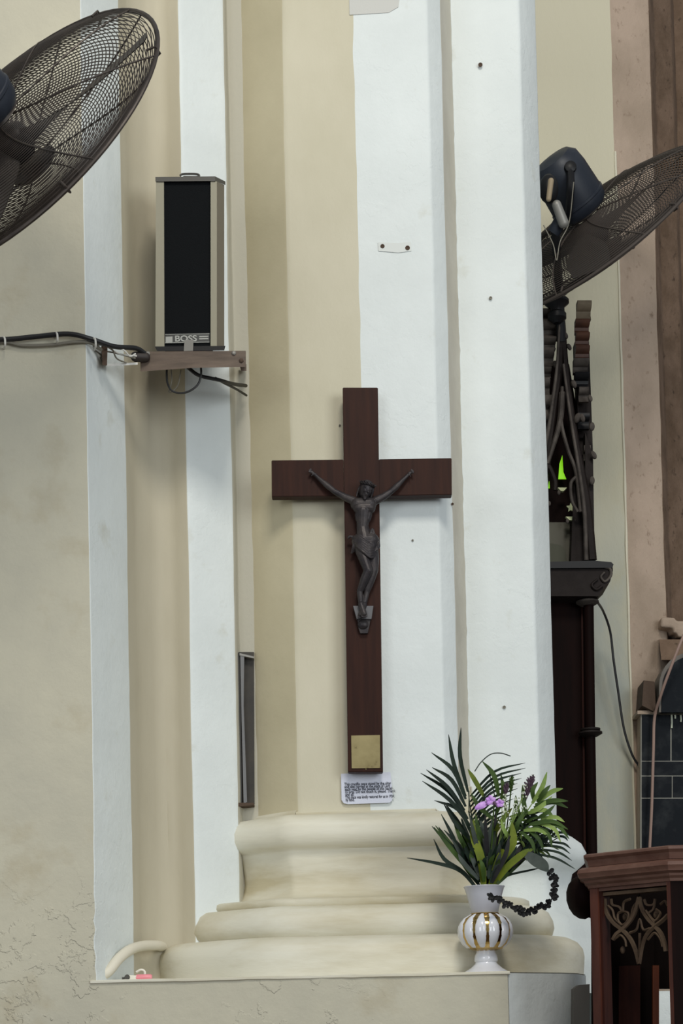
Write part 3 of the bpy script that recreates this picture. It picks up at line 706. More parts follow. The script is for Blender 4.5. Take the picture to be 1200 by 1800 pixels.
pp('post', [(1028, 760), (1042, 800), (1045, 990), (1029, 990)], AY + .01, .05, dark_wood)
pp('post', [(1008, 850), (1022, 880), (1026, 990), (1003, 990)], AY + .03, .05, dark_wood)
pp('post', [(1010, 600), (1035, 600), (1042, 800), (1018, 800)], AY + .06, .05, dark_wood)
# crockets: rolls with a lit upper face
def crocket(x0, x1, y0, y1, y, mt):
    g = G(); hgt = y1 - y0
    prof_ = [(0, 0), (.9, .02), (1.0, .18), (.8, .40), (.25, .48), (.2, .7), (.55, 1.0), (0, 1.0)]
    d = m((x1 - x0) * .8, y)
    L = [at(x0, y0 + hgt * b_, y) + Vector((0, -d * a, 0)) for a, b_ in prof_]; Rr_ = [at(x1, y0 + hgt * b_, y) + Vector((0, -d * a, 0)) for a, b_ in prof_]
    g.prism(L, Rr_); return part('crocket', g, mt, al, smooth=50)
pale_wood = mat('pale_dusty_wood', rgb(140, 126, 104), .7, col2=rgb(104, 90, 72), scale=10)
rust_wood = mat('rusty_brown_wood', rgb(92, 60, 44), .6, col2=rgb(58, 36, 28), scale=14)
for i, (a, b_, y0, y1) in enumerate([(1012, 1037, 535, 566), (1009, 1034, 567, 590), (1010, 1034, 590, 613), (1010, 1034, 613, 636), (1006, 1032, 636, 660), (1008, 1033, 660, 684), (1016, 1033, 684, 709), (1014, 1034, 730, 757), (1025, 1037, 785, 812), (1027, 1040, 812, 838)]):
    crocket(a, b_, y0, y1, AY + .03, pale_wood if i == 0 else rust_wood if i < 4 else blackpl if i in (5, 7) else dust_wood)  # dark of the gaps between crockets is painted as black blocks
for i, (a, b_, y0, y1) in enumerate([(945, 979, 552, 570), (945, 979, 570, 598), (945, 975, 600, 618), (945, 972, 618, 648), (945, 967, 650, 668), (945, 965, 668, 700), (945, 970, 700, 740)]):
    crocket(a, b_, y0, y1, AY + .02, dust_wood)
for (x, y, s_) in ((1008, 675, 5), (1014, 735, 6), (1023, 735, 5), (1037, 700, 4), (1000, 610, 4), (994, 590, 4), (975, 640, 4), (960, 730, 6), (1040, 750, 5), (1043, 800, 5), (1040, 845, 5)):
    part('crocket_leaf', G().ell(at(x, y, AY - .01), (m(s_, AY), m(s_, AY), m(s_ * 1.6, AY)), Euler((0, R(x * 7 % 50 - 25), 0)), n=8), dust_wood, al)
# lit little windows, finial cups, olive panel
pp('lime_pane', [(981, 842), (983, 815), (988, 800), (990, 830), (995, 842)], AY + .06, .004, lime)
pp('lime_pane', [(962, 858), (965, 845), (966, 858)], AY + .06, .004, lime)
def star(cx, cy, r_):
    poly = [(cx + r_ * (1 if k % 2 == 0 else .5) * math.sin(math.pi * k / 5), cy - r_ * 1.1 * (1 if k % 2 == 0 else .5) * math.cos(math.pi * k / 5)) for k in range(10)]
    pp('star_ornament', poly, AY + .04, .006, pale_glass)
star(1003, 892, 8)
for cx, cy, w_ in ((1003, 908, 9), (988, 857, 8)):
    pp('ornament_cup', [(cx - w_, cy), (cx + w_, cy), (cx + w_ * .3, cy + 6), (cx - w_ * .3, cy + 6)], AY + .035, .015, pale_glass)
for cx, cy in ((997, 916), (1010, 915), (975, 850), (982, 866), (965, 885)): part('cup_foot', G().ell(at(cx, cy, AY + .035), (m(3, AY),) * 2 + (m(4.5, AY),), n=8), dust_wood, al)
pp('olive_panel', [(950, 918), (1001, 918), (1002, 990), (950, 990)], AY + .09, .01, olive_panel)
pp('draped_cloth', [(950, 952), (985, 958), (994, 968), (995, 990), (950, 990)], AY + .07, .015, olive_grey)
# cornice with scrolled bracket
g = G(); pr = [(0, 0), (.05, .0), (.06, .008), (.055, .02), (.035, .032), (.03, .045), (.015, .06), (0, .075)]
pp('cornice', [(945, 990), (1070, 988), (1076, 992), (1077, 1003), (1072, 1022), (1060, 1034), (1052, 1048), (945, 1048)], AY - .05, .16, dark_wood)
pp('cornice_slab', [(940, 988), (1045, 985.5), (1074, 988), (1078, 992), (1076, 998), (940, 999)], AY - .06, .18, blackpl)
bar('scroll', [(1062, 996), (1072, 1000), (1073, 1012), (1063, 1022), (1056, 1014), (1062, 1006)], [3, 2], AY - .055, dust_wood)
bar('scroll', [(1058, 1030), (1048, 1036), (1040, 1028), (1050, 1018)], [3, 2], AY - .055, dark_wood)
pp('lower_panel', [(940, 1045), (1028, 1045), (1036, 1520), (940, 1520)], AY + .03, .05, panel_wood)
pp('panel_fillet', [(1021, 1060), (1024, 1060), (1030, 1520), (1026, 1520)], AY + .02, .02, red_wood)
for (xa, xb_, ya, yb) in ((1036, 1043, 1050, 1560),):
    part('colonnette', G().tube([at(1034, 1050, AY), at(1037, 1285, AY), at(1041, 1530, AY)], m(9, AY), 16), panel_wood, al)
for (cx, cy, w_) in ((1032, 1056, 20), (1037, 1286, 21)):
    part('ring_collar', G().lathe([(m(w_ * .5, AY), m(6, AY)), (m(w_ * .85, AY), m(5, AY)), (m(w_ * .85, AY), m(2, AY)), (m(w_ * .7, AY), m(1, AY)), (m(w_, AY), m(-1, AY)), (m(w_ * 1.02, AY), m(-4, AY)), (m(w_ * .6, AY), m(-9, AY))], at(cx, cy, AY), 24), dust_wood if cy < 1100 else dark_wood, al)
pp('plinth_block', [(940, 1515), (1052, 1515), (1052, 1800), (940, 1800)], AY, .2, panel_wood)

# things on the back wall
o = part('hanging_cable', wire([(1048, 1056, 1.23), (1060, 1075, 1.420), (1072, 1110, 1.480), (1078, 1160, 1.500), (1086, 1215, 1.520), (1096, 1280, 1.540), (1110, 1325, 1.560), (1123, 1347, 1.570)], m(2.2, 1.500), 8), cable_black)
tag(o, 'black cable curving down from the altar screen to the tiles', 'cable')
o = part('upright_cable', wire([(1122, 1348, 1.560), (1129, 1335, 1.540), (1132, 1300, 1.520)], m(1.8, 1.500), 6), cable_grey)
tag(o, 'short grey cable rising from low point of the black cable', 'cable')
o = part('conduit', wire([(1141, 1500, 1.470), (1145, 1420, 1.470), (1148, 1320, 1.470), (1150, 1262, 1.470), (1160, 1225, 1.420), (1176, 1180, 1.380), (1200, 1120, 1.360), (1230, 1060, 1.400)], m(2.6, 1.500), 8), mat('pinkish_conduit', rgb(150, 124, 112), .6))
tag(o, 'thin pinkish conduit running up over the black tiles', 'conduit')
part('conduit_clip', G().ell(at(1151, 1293, 1.465), (.012, .006, .009), n=8), white_wire, o) if False else None
# black tiled dado
dd_ = root('tiled_dado', 'black tiled panel with pale joints behind the carved pulpit', 'tiled panel', at(1200, 1500, 1.520))
part('mortar_bed', G().pxprism([(1126, 1253), (1300, 1251), (1300, 1530), (1125, 1530)], 1.5015, .012), mat('pale_joint', rgb(150, 148, 138), .9), dd_, smooth=0)
ys = [1256, 1338, 1364, 1403, 1500, 1530]
for r_ in range(5):
    xs = [(1127.5, 1180.5), (1182, 1240), (1241.5, 1298)] if r_ % 2 == 0 else [(1127.5, 1210), (1211.5, 1298)]
    if r_ == 0: xs = [(1127.5, 1178), (1180, 1240), (1241.5, 1298)]
    for a, b_ in xs:
        j0 = random.uniform(-.3, .3)
        part('tile', G().pxprism([(a, ys[r_] + .9 + j0), (b_, ys[r_] + .6), (b_, ys[r_ + 1] - .9), (a, ys[r_ + 1] - .8 + j0)], 1.500, .006), black, dd_, smooth=0)
part('side_face', G().pxprism([(1126, 1253), (1300, 1251), (1300, 1530), (1125, 1530)], 1.515, .13), pink_stone, dd_, smooth=0)
part('ledge_top', G().pxprism([(1120, 1249), (1300, 1247), (1300, 1253), (1120, 1255)], 1.490, .2), pink_stone, dd_, smooth=0)
for (x, y, h_) in ((1180, 1256, 24), (1196, 1257, 12), (1186, 1257, 6)):
    part('plaster_drip', G().tube([at(x, y, 1.495), at(x + .5, y + h_ * .6, 1.495), at(x, y + h_, 1.496)], [m(1.8, 1.500), m(1.500, 1.500), m(1.8, 1.500)], 6), fluff, dd_)
# round-topped dark plaque, stone corbel, brown block
ap = root('arched_plaque', 'black round-topped plaque with grey rim standing on the tiles', 'plaque', at(1215, 1250, 1.500))
arc_o = [(1158, 1252)] + [(1216 + 58 * math.cos(R(a)), 1206 - 60 * math.sin(R(a))) for a in range(180, -1, -12)] + [(1274, 1252)]
arc_i = [(1162, 1252)] + [(1217 + 53 * math.cos(R(a)), 1208 - 55 * math.sin(R(a))) for a in range(180, -1, -12)] + [(1270, 1252)]
part('rim', G().pxprism(arc_o, 1.450, .12), mat('grey_rim', rgb(96, 90, 82), .6), ap, smooth=0)
part('face', G().pxprism(arc_i, 1.445, .02), black, ap, smooth=0)
tag(part('stone_block', G().pxprism([(1131, 1196), (1150, 1198), (1152, 1240), (1148, 1250), (1128, 1240)], 1.470, .12), stone_dark, smooth=0), 'dark brown stone block beside the round-topped black plaque', 'stone')
cb = root('stone_ledge', 'rough broken stone ledge above the round-topped black plaque', 'ledge', at(1190, 1120, 1.3))
g = G()
for k in range(9):
    a = 1160 + k * 14
    g.box(at(a, 1112 + (k % 3) * 3, 1.72), (.05, .3, .036 + .006 * (k % 2)), Euler((R(4 * (k % 3)), R(5 - 4 * (k % 4)), R(6 * (k % 2)))), bev=.006)
part('rubble', remeshed(g, .005, 2), pink_stone, cb, smooth=50)
part('sloping_face', G().prism([at(1158, 1124, 1.580), at(1300, 1124, 1.580), at(1300, 1160, 1.540), at(1162, 1160, 1.540)], [at(1158, 1124, 1.9), at(1300, 1124, 1.9), at(1300, 1160, 1.9), at(1162, 1160, 1.9)]), brown_stone, cb, smooth=0)

# ---------------------------------------------------------------- pulpit, bottom right
PY = -.50
pu = root('carved_pulpit', 'red-brown carved wooden pulpit corner with pierced gothic tracery', 'pulpit', at(1180, 1790, PY + .2))
pA, pB = Vector(at(1036, 1560, PY + .14).xy), Vector(at(1178, 1560, PY).xy)
pC = pB + Vector((.5, .02))
pZ = Vector(at(1042, 1560, PY + .55).xy)
def pul(prof_, name, mt, path=None):
    path = path or [pZ, pA, pB, pC]
    g = G(); n_e = []
    for a, b_ in zip(path, path[1:]): t = (b_ - a).normalized(); n_e.append(Vector((t.y, -t.x)))
    mit = [n_e[0]] + [((a + b_) / (1 + a.dot(b_))) for a, b_ in zip(n_e, n_e[1:])] + [n_e[-1]]
    for d, z in prof_:
        for p, n in zip(path, mit): qv = p + n * d; g.v.append(Vector((qv.x, qv.y, z)))
    N = len(path)
    for i in range(len(prof_) - 1):
        for j in range(N - 1): g.f.append((i * N + j, i * N + j + 1, (i + 1) * N + j + 1, (i + 1) * N + j)); g.mi.append(0)
    return part(name, g, mt, pu, smooth=25)
zp = lambda y: at(1036, y, PY + .14).z
mm_ = lambda a: m(a, PY + .14)
pul([(-mm_(14), zp(1503)), (mm_(6), zp(1502)), (mm_(9), zp(1504)), (mm_(9), zp(1508)), (mm_(4), zp(1513)), (mm_(3), zp(1516)), (mm_(1), zp(1524)), (-mm_(14), zp(1524))], 'top_rail', pulpit_dust)
pul([(-mm_(14), zp(1524)), (mm_(12), zp(1526)), (mm_(19), zp(1530)), (mm_(21), zp(1536)), (mm_(18), zp(1541)), (mm_(17), zp(1545)), (mm_(10), zp(1549)), (mm_(9), zp(1553)), (mm_(4), zp(1557)), (mm_(3), zp(1562)), (-mm_(14), zp(1562))], 'cornice', pulpit_dust)
def along(t, d=0.0):
    p = pA.lerp(pB, t); t_ = (pB - pA).normalized(); return p + Vector((t_.y, -t_.x)) * d
def pbox(name, t0, t1, y0, y1, d0, d1, mt, smooth=0):
    c = [along(t0, d0), along(t1, d0), along(t1, d1), along(t0, d1)]
    za, zb_ = zp(y1), zp(y0)
    g = G().prism([Vector((p.x, p.y, za)) for p in c], [Vector((p.x, p.y, zb_)) for p in c])
    return part(name, g, mt, pu, smooth=smooth)
pbox('stile', 0, .10, 1561, 1900, 0, -.04, pulpit_wood); pbox('stile_moulding', .10, .13, 1566, 1900, -.006, -.04, red_wood)
pbox('stile_moulding', .955, .965, 1561, 1900, 0, -.04, orange_wood); pbox('stile', .965, 1.0, 1561, 1900, .002, -.04, pulpit_wood)
pbox('head_rail', .10, .96, 1561, 1568, -.004, -.04, pulpit_dust); pbox('head_rail', .13, .96, 1570, 1576, -.012, -.04, trace_wood)
# second face after the corner
t2 = (pC - pB).normalized(); n2_ = Vector((t2.y, -t2.x))
c = [pB, pB + t2 * .42, pB + t2 * .42 - n2_ * .03, pB - n2_ * .03]
part('side_panel', G().prism([Vector((p.x, p.y, zp(1900))) for p in c], [Vector((p.x, p.y, zp(1561))) for p in c]), panel_wood, pu, smooth=0)
c = [pA, pZ, pZ + Vector((.03, 0)), pA + Vector((.03, .0))]
part('return_panel', G().prism([Vector((p.x, p.y, zp(1900))) for p in c], [Vector((p.x, p.y, zp(1561))) for p in c]), red_wood, pu, smooth=0)
# inner boards seen through the opening
IY = -.24
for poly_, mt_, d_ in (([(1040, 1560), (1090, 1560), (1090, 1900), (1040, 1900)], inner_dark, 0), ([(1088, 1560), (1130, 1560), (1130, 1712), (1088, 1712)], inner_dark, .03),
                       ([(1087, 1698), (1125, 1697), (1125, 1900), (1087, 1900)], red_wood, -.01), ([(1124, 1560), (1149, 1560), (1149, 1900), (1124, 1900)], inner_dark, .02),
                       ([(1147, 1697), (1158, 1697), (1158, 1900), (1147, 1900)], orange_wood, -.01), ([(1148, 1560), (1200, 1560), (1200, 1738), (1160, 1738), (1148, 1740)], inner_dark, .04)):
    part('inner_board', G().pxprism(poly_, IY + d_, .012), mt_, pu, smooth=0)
# tracery: flat bars following the cusped arches
def pt(px, py, d=-.02):
    # onto the panel plane
    a = at(px, py, PY); dirv = a - CAM
    n = Vector((pB - pA).normalized()); nn = Vector((n.y, -n.x, 0)); p0 = Vector((along(0, d).x, along(0, d).y, 0))
    t = (p0 - CAM).dot(nn) / dirv.dot(nn); return CAM + dirv * t
def trc(pts, w_=2.6): part('tracery_bar', G().tube(cr([pt(*p) for p in pts], 6), m(w_ * 1.3, PY), 4, flat=1.0), trace_wood, pu, smooth=0)
for pts in ([(1062, 1580), (1066, 1604), (1078, 1622), (1093, 1634), (1106, 1648), (1116, 1668), (1123, 1694)], [(1123, 1577), (1117, 1600), (1108, 1618), (1093, 1634), (1083, 1642), (1077, 1652)],
            [(1123, 1577), (1128, 1597), (1138, 1614), (1151, 1628), (1162, 1642), (1168, 1660), (1170, 1672)], [(1174, 1608), (1164, 1618), (1151, 1628), (1138, 1640), (1129, 1660), (1123, 1694)]): trc(pts, 3.2)
for pts in ([(1074, 1580), (1076, 1590), (1088, 1594), (1094, 1602), (1096, 1586), (1108, 1580)], [(1094, 1602), (1086, 1606), (1086, 1618), (1093, 1626), (1101, 1620), (1104, 1606), (1094, 1602)], [(1068, 1592), (1076, 1600), (1080, 1614), (1090, 1624)], [(1098, 1624), (1108, 1612), (1112, 1596), (1121, 1584)], [(1134, 1600), (1142, 1612), (1150, 1622)], [(1080, 1650), (1090, 1644), (1098, 1652), (1100, 1664)], [(1138, 1652), (1150, 1640), (1160, 1650), (1164, 1664)], [(1124, 1640), (1124, 1680)],
            [(1132, 1581), (1136, 1590), (1148, 1590), (1151, 1580)], [(1151, 1582), (1148, 1598), (1140, 1606), (1151, 1618), (1160, 1606), (1152, 1598)], [(1160, 1590), (1168, 1584), (1173, 1592)],
            [(1106, 1640), (1118, 1634), (1124, 1616), (1130, 1634), (1142, 1632)]): trc(pts, 1.9)
for x, y in ((1098, 1612), (1152, 1608), (1094, 1670)): part('tracery_boss', G().ell(pt(x, y, -.03), (.006, .006, .009), n=10), trace_wood, pu)
# rounded newel end on the left
part('rounded_end', G().ell(at(1022, 1578, PY + .26), (m(27, PY + .2), .06, m(39, PY + .2)), Euler((0, R(-8), 0)), n=28), panel_wood, pu, smooth=180)
g = G().box(at(1012, 1765, PY + .45), (.001, .001, .001))
pbase = at(1030, 1735, .0)
tag(part('low_block', G().pxprism([(1008, 1738), (1018, 1731), (1036, 1730), (1036, 1900), (1006, 1900)], .02, .1), mat('dark_grey_plaster', rgb(104, 100, 92), .8), smooth=0), 'grey block standing low between the plinth and the pulpit', 'block')

# patches on the pier
part('shadow_patch', G().pxprism([(613, -30), (706, -30), (700, 12), (683, 22), (650, 24), (614, 26)], .3575, .001), mat('shadow_grey', rgb(196, 196, 190), .8, bump=.2), pier, smooth=0)  # cast shadow at the pier top, put into a thin grey patch
part('worn_patch', G().pxprism([(664, 426), (700, 427), (722, 425), (723, 441), (700, 444), (665, 441)], .3580, .001), mat('worn_grey_white', rgb(212, 216, 212), .8), pier, smooth=0)

# ---------------------------------------------------------------- vase
VY = .025
vb = Vector((X(854.5, VY, 1707), VY, LEDGE + .001)); sv = m(1, VY)
vz0 = at(855, 1707, VY).z
va = root('vase', 'white porcelain vase with gold-lined ribbed bowl holding the foliage', 'vase', vb)
z = lambda py: vb.z + (1707 - py) * sv
def pf(lst): return [(r_ * sv, z(y) - vb.z) for r_, y in lst]
part('foot', G().lathe(pf([(0, 1707), (40, 1707), (40.5, 1705), (38, 1703), (28, 1697), (20, 1690), (19, 1687), (21, 1684), (20, 1676), (17, 1670), (16, 1666)]), vb, 48), porcelain, va, smooth=50)
bowl = [(14, 1668), (30, 1664), (41, 1655), (47.5, 1643), (49, 1632), (47, 1620), (40, 1610), (30, 1604), (24, 1601)]
part('gold_bowl', G().lathe(pf([(r_ * .955, y) for r_, y in bowl]), vb, 48), gold, va, smooth=180, label='gold surface showing between the white ribs')
for k in range(12):
    a0 = -math.pi / 2 + 2 * math.pi * (k + .5) / 12; g = G(); ns, nt2 = 10, 6
    for i in range(ns + 1):
        t = i / ns; yy = 1667.5 - t * 65; 
        bw = [b_ for b_ in bowl]; 
        r0 = None
        for (ra, ya), (rb, yb) in zip(bowl, bowl[1:]):
            if yb <= yy <= ya: r0 = ra + (rb - ra) * (ya - yy) / (ya - yb)
        r0 = r0 or 24
        half = .235 * math.sin(math.pi * (t * .9 + .05)) ** .45
        for j in range(nt2 + 1):
            u_ = -1 + 2 * j / nt2; a = a0 + u_ * half
            rr_ = (r0 * (.94 + .075 * math.sqrt(max(0, 1 - u_ * u_)))) * sv
            g.v.append(vb + Vector((rr_ * math.cos(a), rr_ * math.sin(a), (1707 - yy) * sv)))
    for i in range(ns):
        for j in range(nt2): q0 = i * (nt2 + 1) + j; g.f.append((q0, q0 + 1, q0 + nt2 + 2, q0 + nt2 + 1)); g.mi.append(0)
    part('rib', g, porcelain, va, smooth=180)
part('gold_ring', G().lathe(pf([(23, 1603), (26, 1602), (25, 1600.5), (22, 1600)]), vb, 40), gold, va)
part('neck', G().lathe(pf([(21, 1603), (23.5, 1600), (27, 1585), (31.5, 1567), (35, 1556), (36.5, 1554), (36, 1553), (34.5, 1554.5), (30, 1568), (24, 1592), (0, 1594)]), vb, 48), porcelain_s, va, smooth=50)

# ---------------------------------------------------------------- bouquet
def leaf(g, pts, wpx, yoff=0, fold=.25, mi=0, tipw=.12, basew=.3):
    """blade through pixel points with depth, width in pixels"""
    P3 = cr([at(a, b_, VY + c) for a, b_, c in pts], 4); K = len(P3)
    for i, p in enumerate(P3):
        t = i / (K - 1); w_ = m(wpx, VY) * .5 * (max(basew, math.sin(math.pi * min(1, t * .85 + .15)) ** .7) if t < .5 else max(tipw, math.sin(math.pi * (t * .93 + .05)) ** .8))
        tg = (P3[min(K - 1, i + 1)] - P3[max(0, i - 1)]).normalized(); sd = tg.cross(Vector((.15, -1, .1))).normalized(); nn = sd.cross(tg)
        g.v += [p + sd * w_ + nn * w_ * fold, p, p - sd * w_ + nn * w_ * fold]
    o0 = len(g.v) - 3 * K
    for i in range(K - 1):
        a = o0 + i * 3; g.f += [(a, a + 1, a + 4, a + 3), (a + 1, a + 2, a + 5, a + 4)]; g.mi += [mi, mi]
    return g
def frond(name, label, cat, stalk, leaflets, lm, w_, sw=1.8, group=None, lname='leaflet'):
    b0 = at(*stalk[0][:2], VY + stalk[0][2]); r = root(name, label, cat, b0, group)
    P3 = cr([at(a, b_, VY + c) for a, b_, c in stalk], 6)
    part('stalk', G().tube(P3, [m(sw, VY) * (1 - .6 * i / len(P3)) for i in range(len(P3))], 6), lm[0] if isinstance(lm, list) else lm, r)
    for i, L in enumerate(leaflets):
        part(lname, leaf(G(), L, w_), lm[i % len(lm)] if isinstance(lm, list) else lm, r, smooth=180)
    return r
BV = (852, 1575, 0)
def mid(a, b_, bend, d=0): 
    return ((a[0] + b_[0]) / 2 + bend[0], (a[1] + b_[1]) / 2 + bend[1], (a[2] + b_[2]) / 2 + d)
def L3(root_, tip, bend, d=-.01): return [root_, mid(root_, tip, bend, d), tip]
# palm frond fanned to the left and up
stA = [BV, (842, 1500, -.01), (828, 1430, -.015), (822, 1385, -.02)]
tipsA = [((822, 1392, -.02), (810, 1279, -.03), (-8, -6)), ((818, 1400, -.02), (788, 1291, -.03), (-6, -3)), ((818, 1405, -.02), (758, 1323, -.03), (8, -10)),
         ((818, 1418, -.02), (759, 1349, -.02), (5, -12)), ((816, 1425, -.02), (749, 1353, -.035), (3, -6)), ((822, 1440, -.02), (739, 1359, -.02), (8, -8)),
         ((826, 1452, -.02), (742, 1373, -.035), (6, -6)), ((830, 1470, -.02), (763, 1407, -.03), (10, -14)), ((832, 1480, -.015), (779, 1412, -.03), (-2, 6))]
frond('palm_frond', 'dark green palm frond fanned upward at outer side of the vase', 'palm frond', stA, [L3(a, b_, c) for a, b_, c in tipsA], palm_dark, 7.5)
# frond with leaflets arching to the right
stB = [(856, 1575, .01), (846, 1500, .01), (826, 1440, .015), (824, 1390, .02)]
tipsB = [((826, 1400 + k * 9.5, .02), (923 - k * 3.5 + (k % 2) * 4, 1341 + k * 9.0, .0 + .004 * k), (-6, -14 + k * .4)) for k in range(13)]
frond('palm_frond', 'dark palm frond with thin leaflets arching over the lilac flower', 'palm frond', stB, [L3(a, b_, c) for a, b_, c in tipsB], palm_dark, 4.6)
# low right frond
stC = [(862, 1575, .0), (900, 1520, -.01), (950, 1490, -.02), (985, 1470, -.03)]
tipsC = [((965, 1480 - 0, -.02), (1003, 1492, -.03), (6, -3)), ((955, 1486, -.02), (1002, 1501, -.03), (6, -4)), ((945, 1492, -.02), (1005, 1513, -.03), (6, -4)), ((930, 1500, -.02), (1011, 1528, -.04), (4, -6)),
         ((975, 1470, -.02), (998, 1478, -.03), (4, -3)), ((972, 1465, -.02), (1000, 1468, -.03), (4, -3)), ((930, 1498, -.02), (962, 1462, -.01), (-4, -4)), ((945, 1490, -.02), (975, 1455, -.01), (-4, -4)), ((958, 1485, -.02), (984, 1450, -.01), (-4, -4)), ((920, 1505, -.02), (946, 1466, -.0), (-4, -4))]
frond('palm_frond', 'low dark palm frond spread towards the carved pulpit', 'palm frond', stC, [L3(a, b_, c) for a, b_, c in tipsC], palm_dark, 4.6)
# separate blades, left low
for k, (pts, wd2, lb) in enumerate((([(845, 1570, -.02), (810, 1532, -.03), (770, 1518, -.04), (715, 1508, -.05)], 7, 'long dark blade leaf reaching lowest over the base moulding'),
                      ([(843, 1570, -.02), (815, 1535, -.03), (780, 1510, -.03), (762, 1475, -.03)], 8, 'dark blade leaf bending upward above the lowest one'),
                      ([(845, 1560, -.01), (815, 1520, -.02), (795, 1470, -.03), (775, 1431, -.03)], 8, 'dark narrow leaf beside the upward fanned palm frond'),
                      ([(850, 1560, .0), (822, 1490, -.0), (808, 1450, .0), (780, 1410, .01)], 8, 'dark narrow leaf half hidden behind the fanned palm frond'),
                      ([(865, 1560, -.01), (890, 1540, -.02), (930, 1530, -.03), (948, 1526, -.03)], 4, 'thin dark leaf leaving the vase rim towards the dried sprig'))):
    tag(part('blade_leaf', leaf(G(), pts, wd2), palm_dark, smooth=180), lb, 'leaf', 'single blade leaves in the vase')
# light green leafy branches
def branch(label, stalk, tips, lm, w_): return frond('leafy_branch', label, 'leafy branch', stalk, [L3(*t) for t in tips], lm, w_, 1.6, 'leafy branches in the vase', 'leaf')
branch('light green leafy branch standing tallest on the pulpit side', [(860, 1575, .0), (895, 1480, -.01), (930, 1420, -.02), (945, 1400, -.02)],
       [((935, 1412, -.02), (961, 1357, -.03), (4, 0)), ((938, 1408, -.02), (945, 1375, -.03), (-6, -2)), ((944, 1410, -.02), (967, 1380, -.03), (0, -2)), ((945, 1410, -.02), (989, 1386, -.03), (2, -6)), ((940, 1415, -.02), (998, 1408, -.04), (2, -4)),
        ((938, 1420, -.02), (998, 1420, -.03), (2, -10)), ((932, 1425, -.02), (975, 1440, -.03), (4, -8)), ((925, 1430, -.02), (918, 1380, -.02), (-2, 4)), ((915, 1440, -.02), (906, 1398, -.02), (-3, 0)), ((928, 1430, -.02), (970, 1400, -.03), (0, 4))], [leaf_light, leaf_mid, leaf_mid], 8.5)
branch('green leafy branch drooping over the right torus moulding', [(860, 1575, .0), (900, 1490, -.02), (930, 1450, -.03), (960, 1440, -.04)],
       [((930, 1450, -.03), (998, 1458, -.05), (6, -10)), ((940, 1445, -.03), (985, 1480, -.05), (10, -6)), ((935, 1450, -.03), (970, 1490, -.05), (10, -4)), ((925, 1455, -.03), (955, 1495, -.05), (6, 0)), ((950, 1440, -.03), (992, 1445, -.05), (4, -6)),
        ((915, 1462, -.03), (940, 1500, -.05), (6, -2)), ((905, 1470, -.03), (922, 1425, -.04), (-4, 0)), ((900, 1480, -.03), (880, 1440, -.04), (-4, 0)), ((945, 1438, -.03), (975, 1415, -.04), (0, 3)), ((950, 1442, -.03), (1000, 1475, -.05), (6, -6)), ((920, 1460, -.03), (965, 1470, -.05), (3, -6))], [leaf_mid, leaf_light, leaf_mid], 7.5)
branch('mid green leafy branch rising behind the lilac flower', [(856, 1575, .02), (868, 1480, .02), (872, 1420, .02), (858, 1350, .02)],
       [((876, 1400, .01), (847, 1338, .0), (6, -6)), ((850, 1400, .01), (822, 1352, .01), (-2, -4)), ((866, 1440, .01), (828, 1395, .01), (-6, 0)), ((872, 1430, .02), (880, 1360, .01), (8, 0)), ((866, 1470, .0), (900, 1420, -.01), (0, -4)), ((862, 1500, .0), (835, 1430, -.01), (-6, 0)), ((866, 1500, .0), (905, 1440, -.01), (6, 0))], [leaf_mid, leaf_yel, leaf_mid], 9)
random.seed(11)
t_ = []
for k in range(100):
    a = random.uniform(-.85, 1.0); Ln = random.uniform(40, 135); x0_ = 856 + a * 18; 
    t_.append(((x0_, 1555 - random.uniform(0, 20), random.uniform(-.04, .03)), (856 + a * Ln * .95, 1548 - Ln * (1 - .35 * abs(a)), random.uniform(-.075, .03)), (a * 8 + random.uniform(-6, 6), -6)))
branch('dense tuft of dark and mid green leaves filling the vase mouth', [(855, 1578, 0), (856, 1550, 0), (858, 1520, 0)], t_, [palm_dark, leaf_mid, leaf_grey, palm_dark, leaf_dry, leaf_mid, palm_dark], 8.5)
t_ = []
for k in range(80):
    a = random.uniform(R(-35), R(95)); Ln = random.uniform(20, 52); cx_, cy_ = 915 + random.uniform(-22, 28), 1462 + random.uniform(-34, 40)
    t_.append(((cx_, cy_, random.uniform(-.01, .04)), (min(1000, cx_ + Ln * math.cos(a - .6)), cy_ - Ln * math.sin(a - .3) * .7 + 8, random.uniform(-.03, .04)), (3, -5)))
branch('feathery spray of narrow green leaves filling space behind the drooping branch', [(866, 1575, .01), (890, 1510, .02), (912, 1470, .02)], t_, [leaf_mid, palm_dark, leaf_light, leaf_mid, palm_dark], 4.6)
# broad yellow-green leaves
for pts, wd2, lb in (([(862, 1560, -.03), (880, 1510, -.045), (900, 1480, -.05), (900, 1446, -.045)], 19, 'broad yellow-green leaf facing front on the pulpit side'),
                     ([(850, 1560, -.03), (845, 1510, -.045), (832, 1470, -.05), (832, 1440, -.045)], 15, 'broad yellow-green leaf among the dark blades beside lilac flower'),
                     ([(868, 1555, -.03), (890, 1525, -.05), (920, 1500, -.055), (938, 1492, -.05)], 12, 'broad yellow-green leaf lying low over the vase rim')):
    tag(part('broad_leaf', leaf(G(), pts, wd2, fold=.15), leaf_yel, smooth=180), lb, 'leaf', 'broad yellow-green leaves')
tag(part('round_leaf', leaf(G(), [(925, 1502, -.06), (940, 1512, -.062), (955, 1522, -.064), (963, 1532, -.06)], 22, fold=.1, basew=.6), leaf_grey, smooth=180), 'rounded grey-green leaf above the dried curling sprig', 'leaf')
# curling tendril
tag(part('tendril', G().tube(cr([at(*p) for p in ((834, 1356, .0), (845, 1340, .0), (862, 1326, .0), (880, 1324, .0), (897, 1329, .0))], 6), m(1.0, 0), 6), leaf_grey), 'thin curved tendril arching above the palm leaflets', 'tendril')
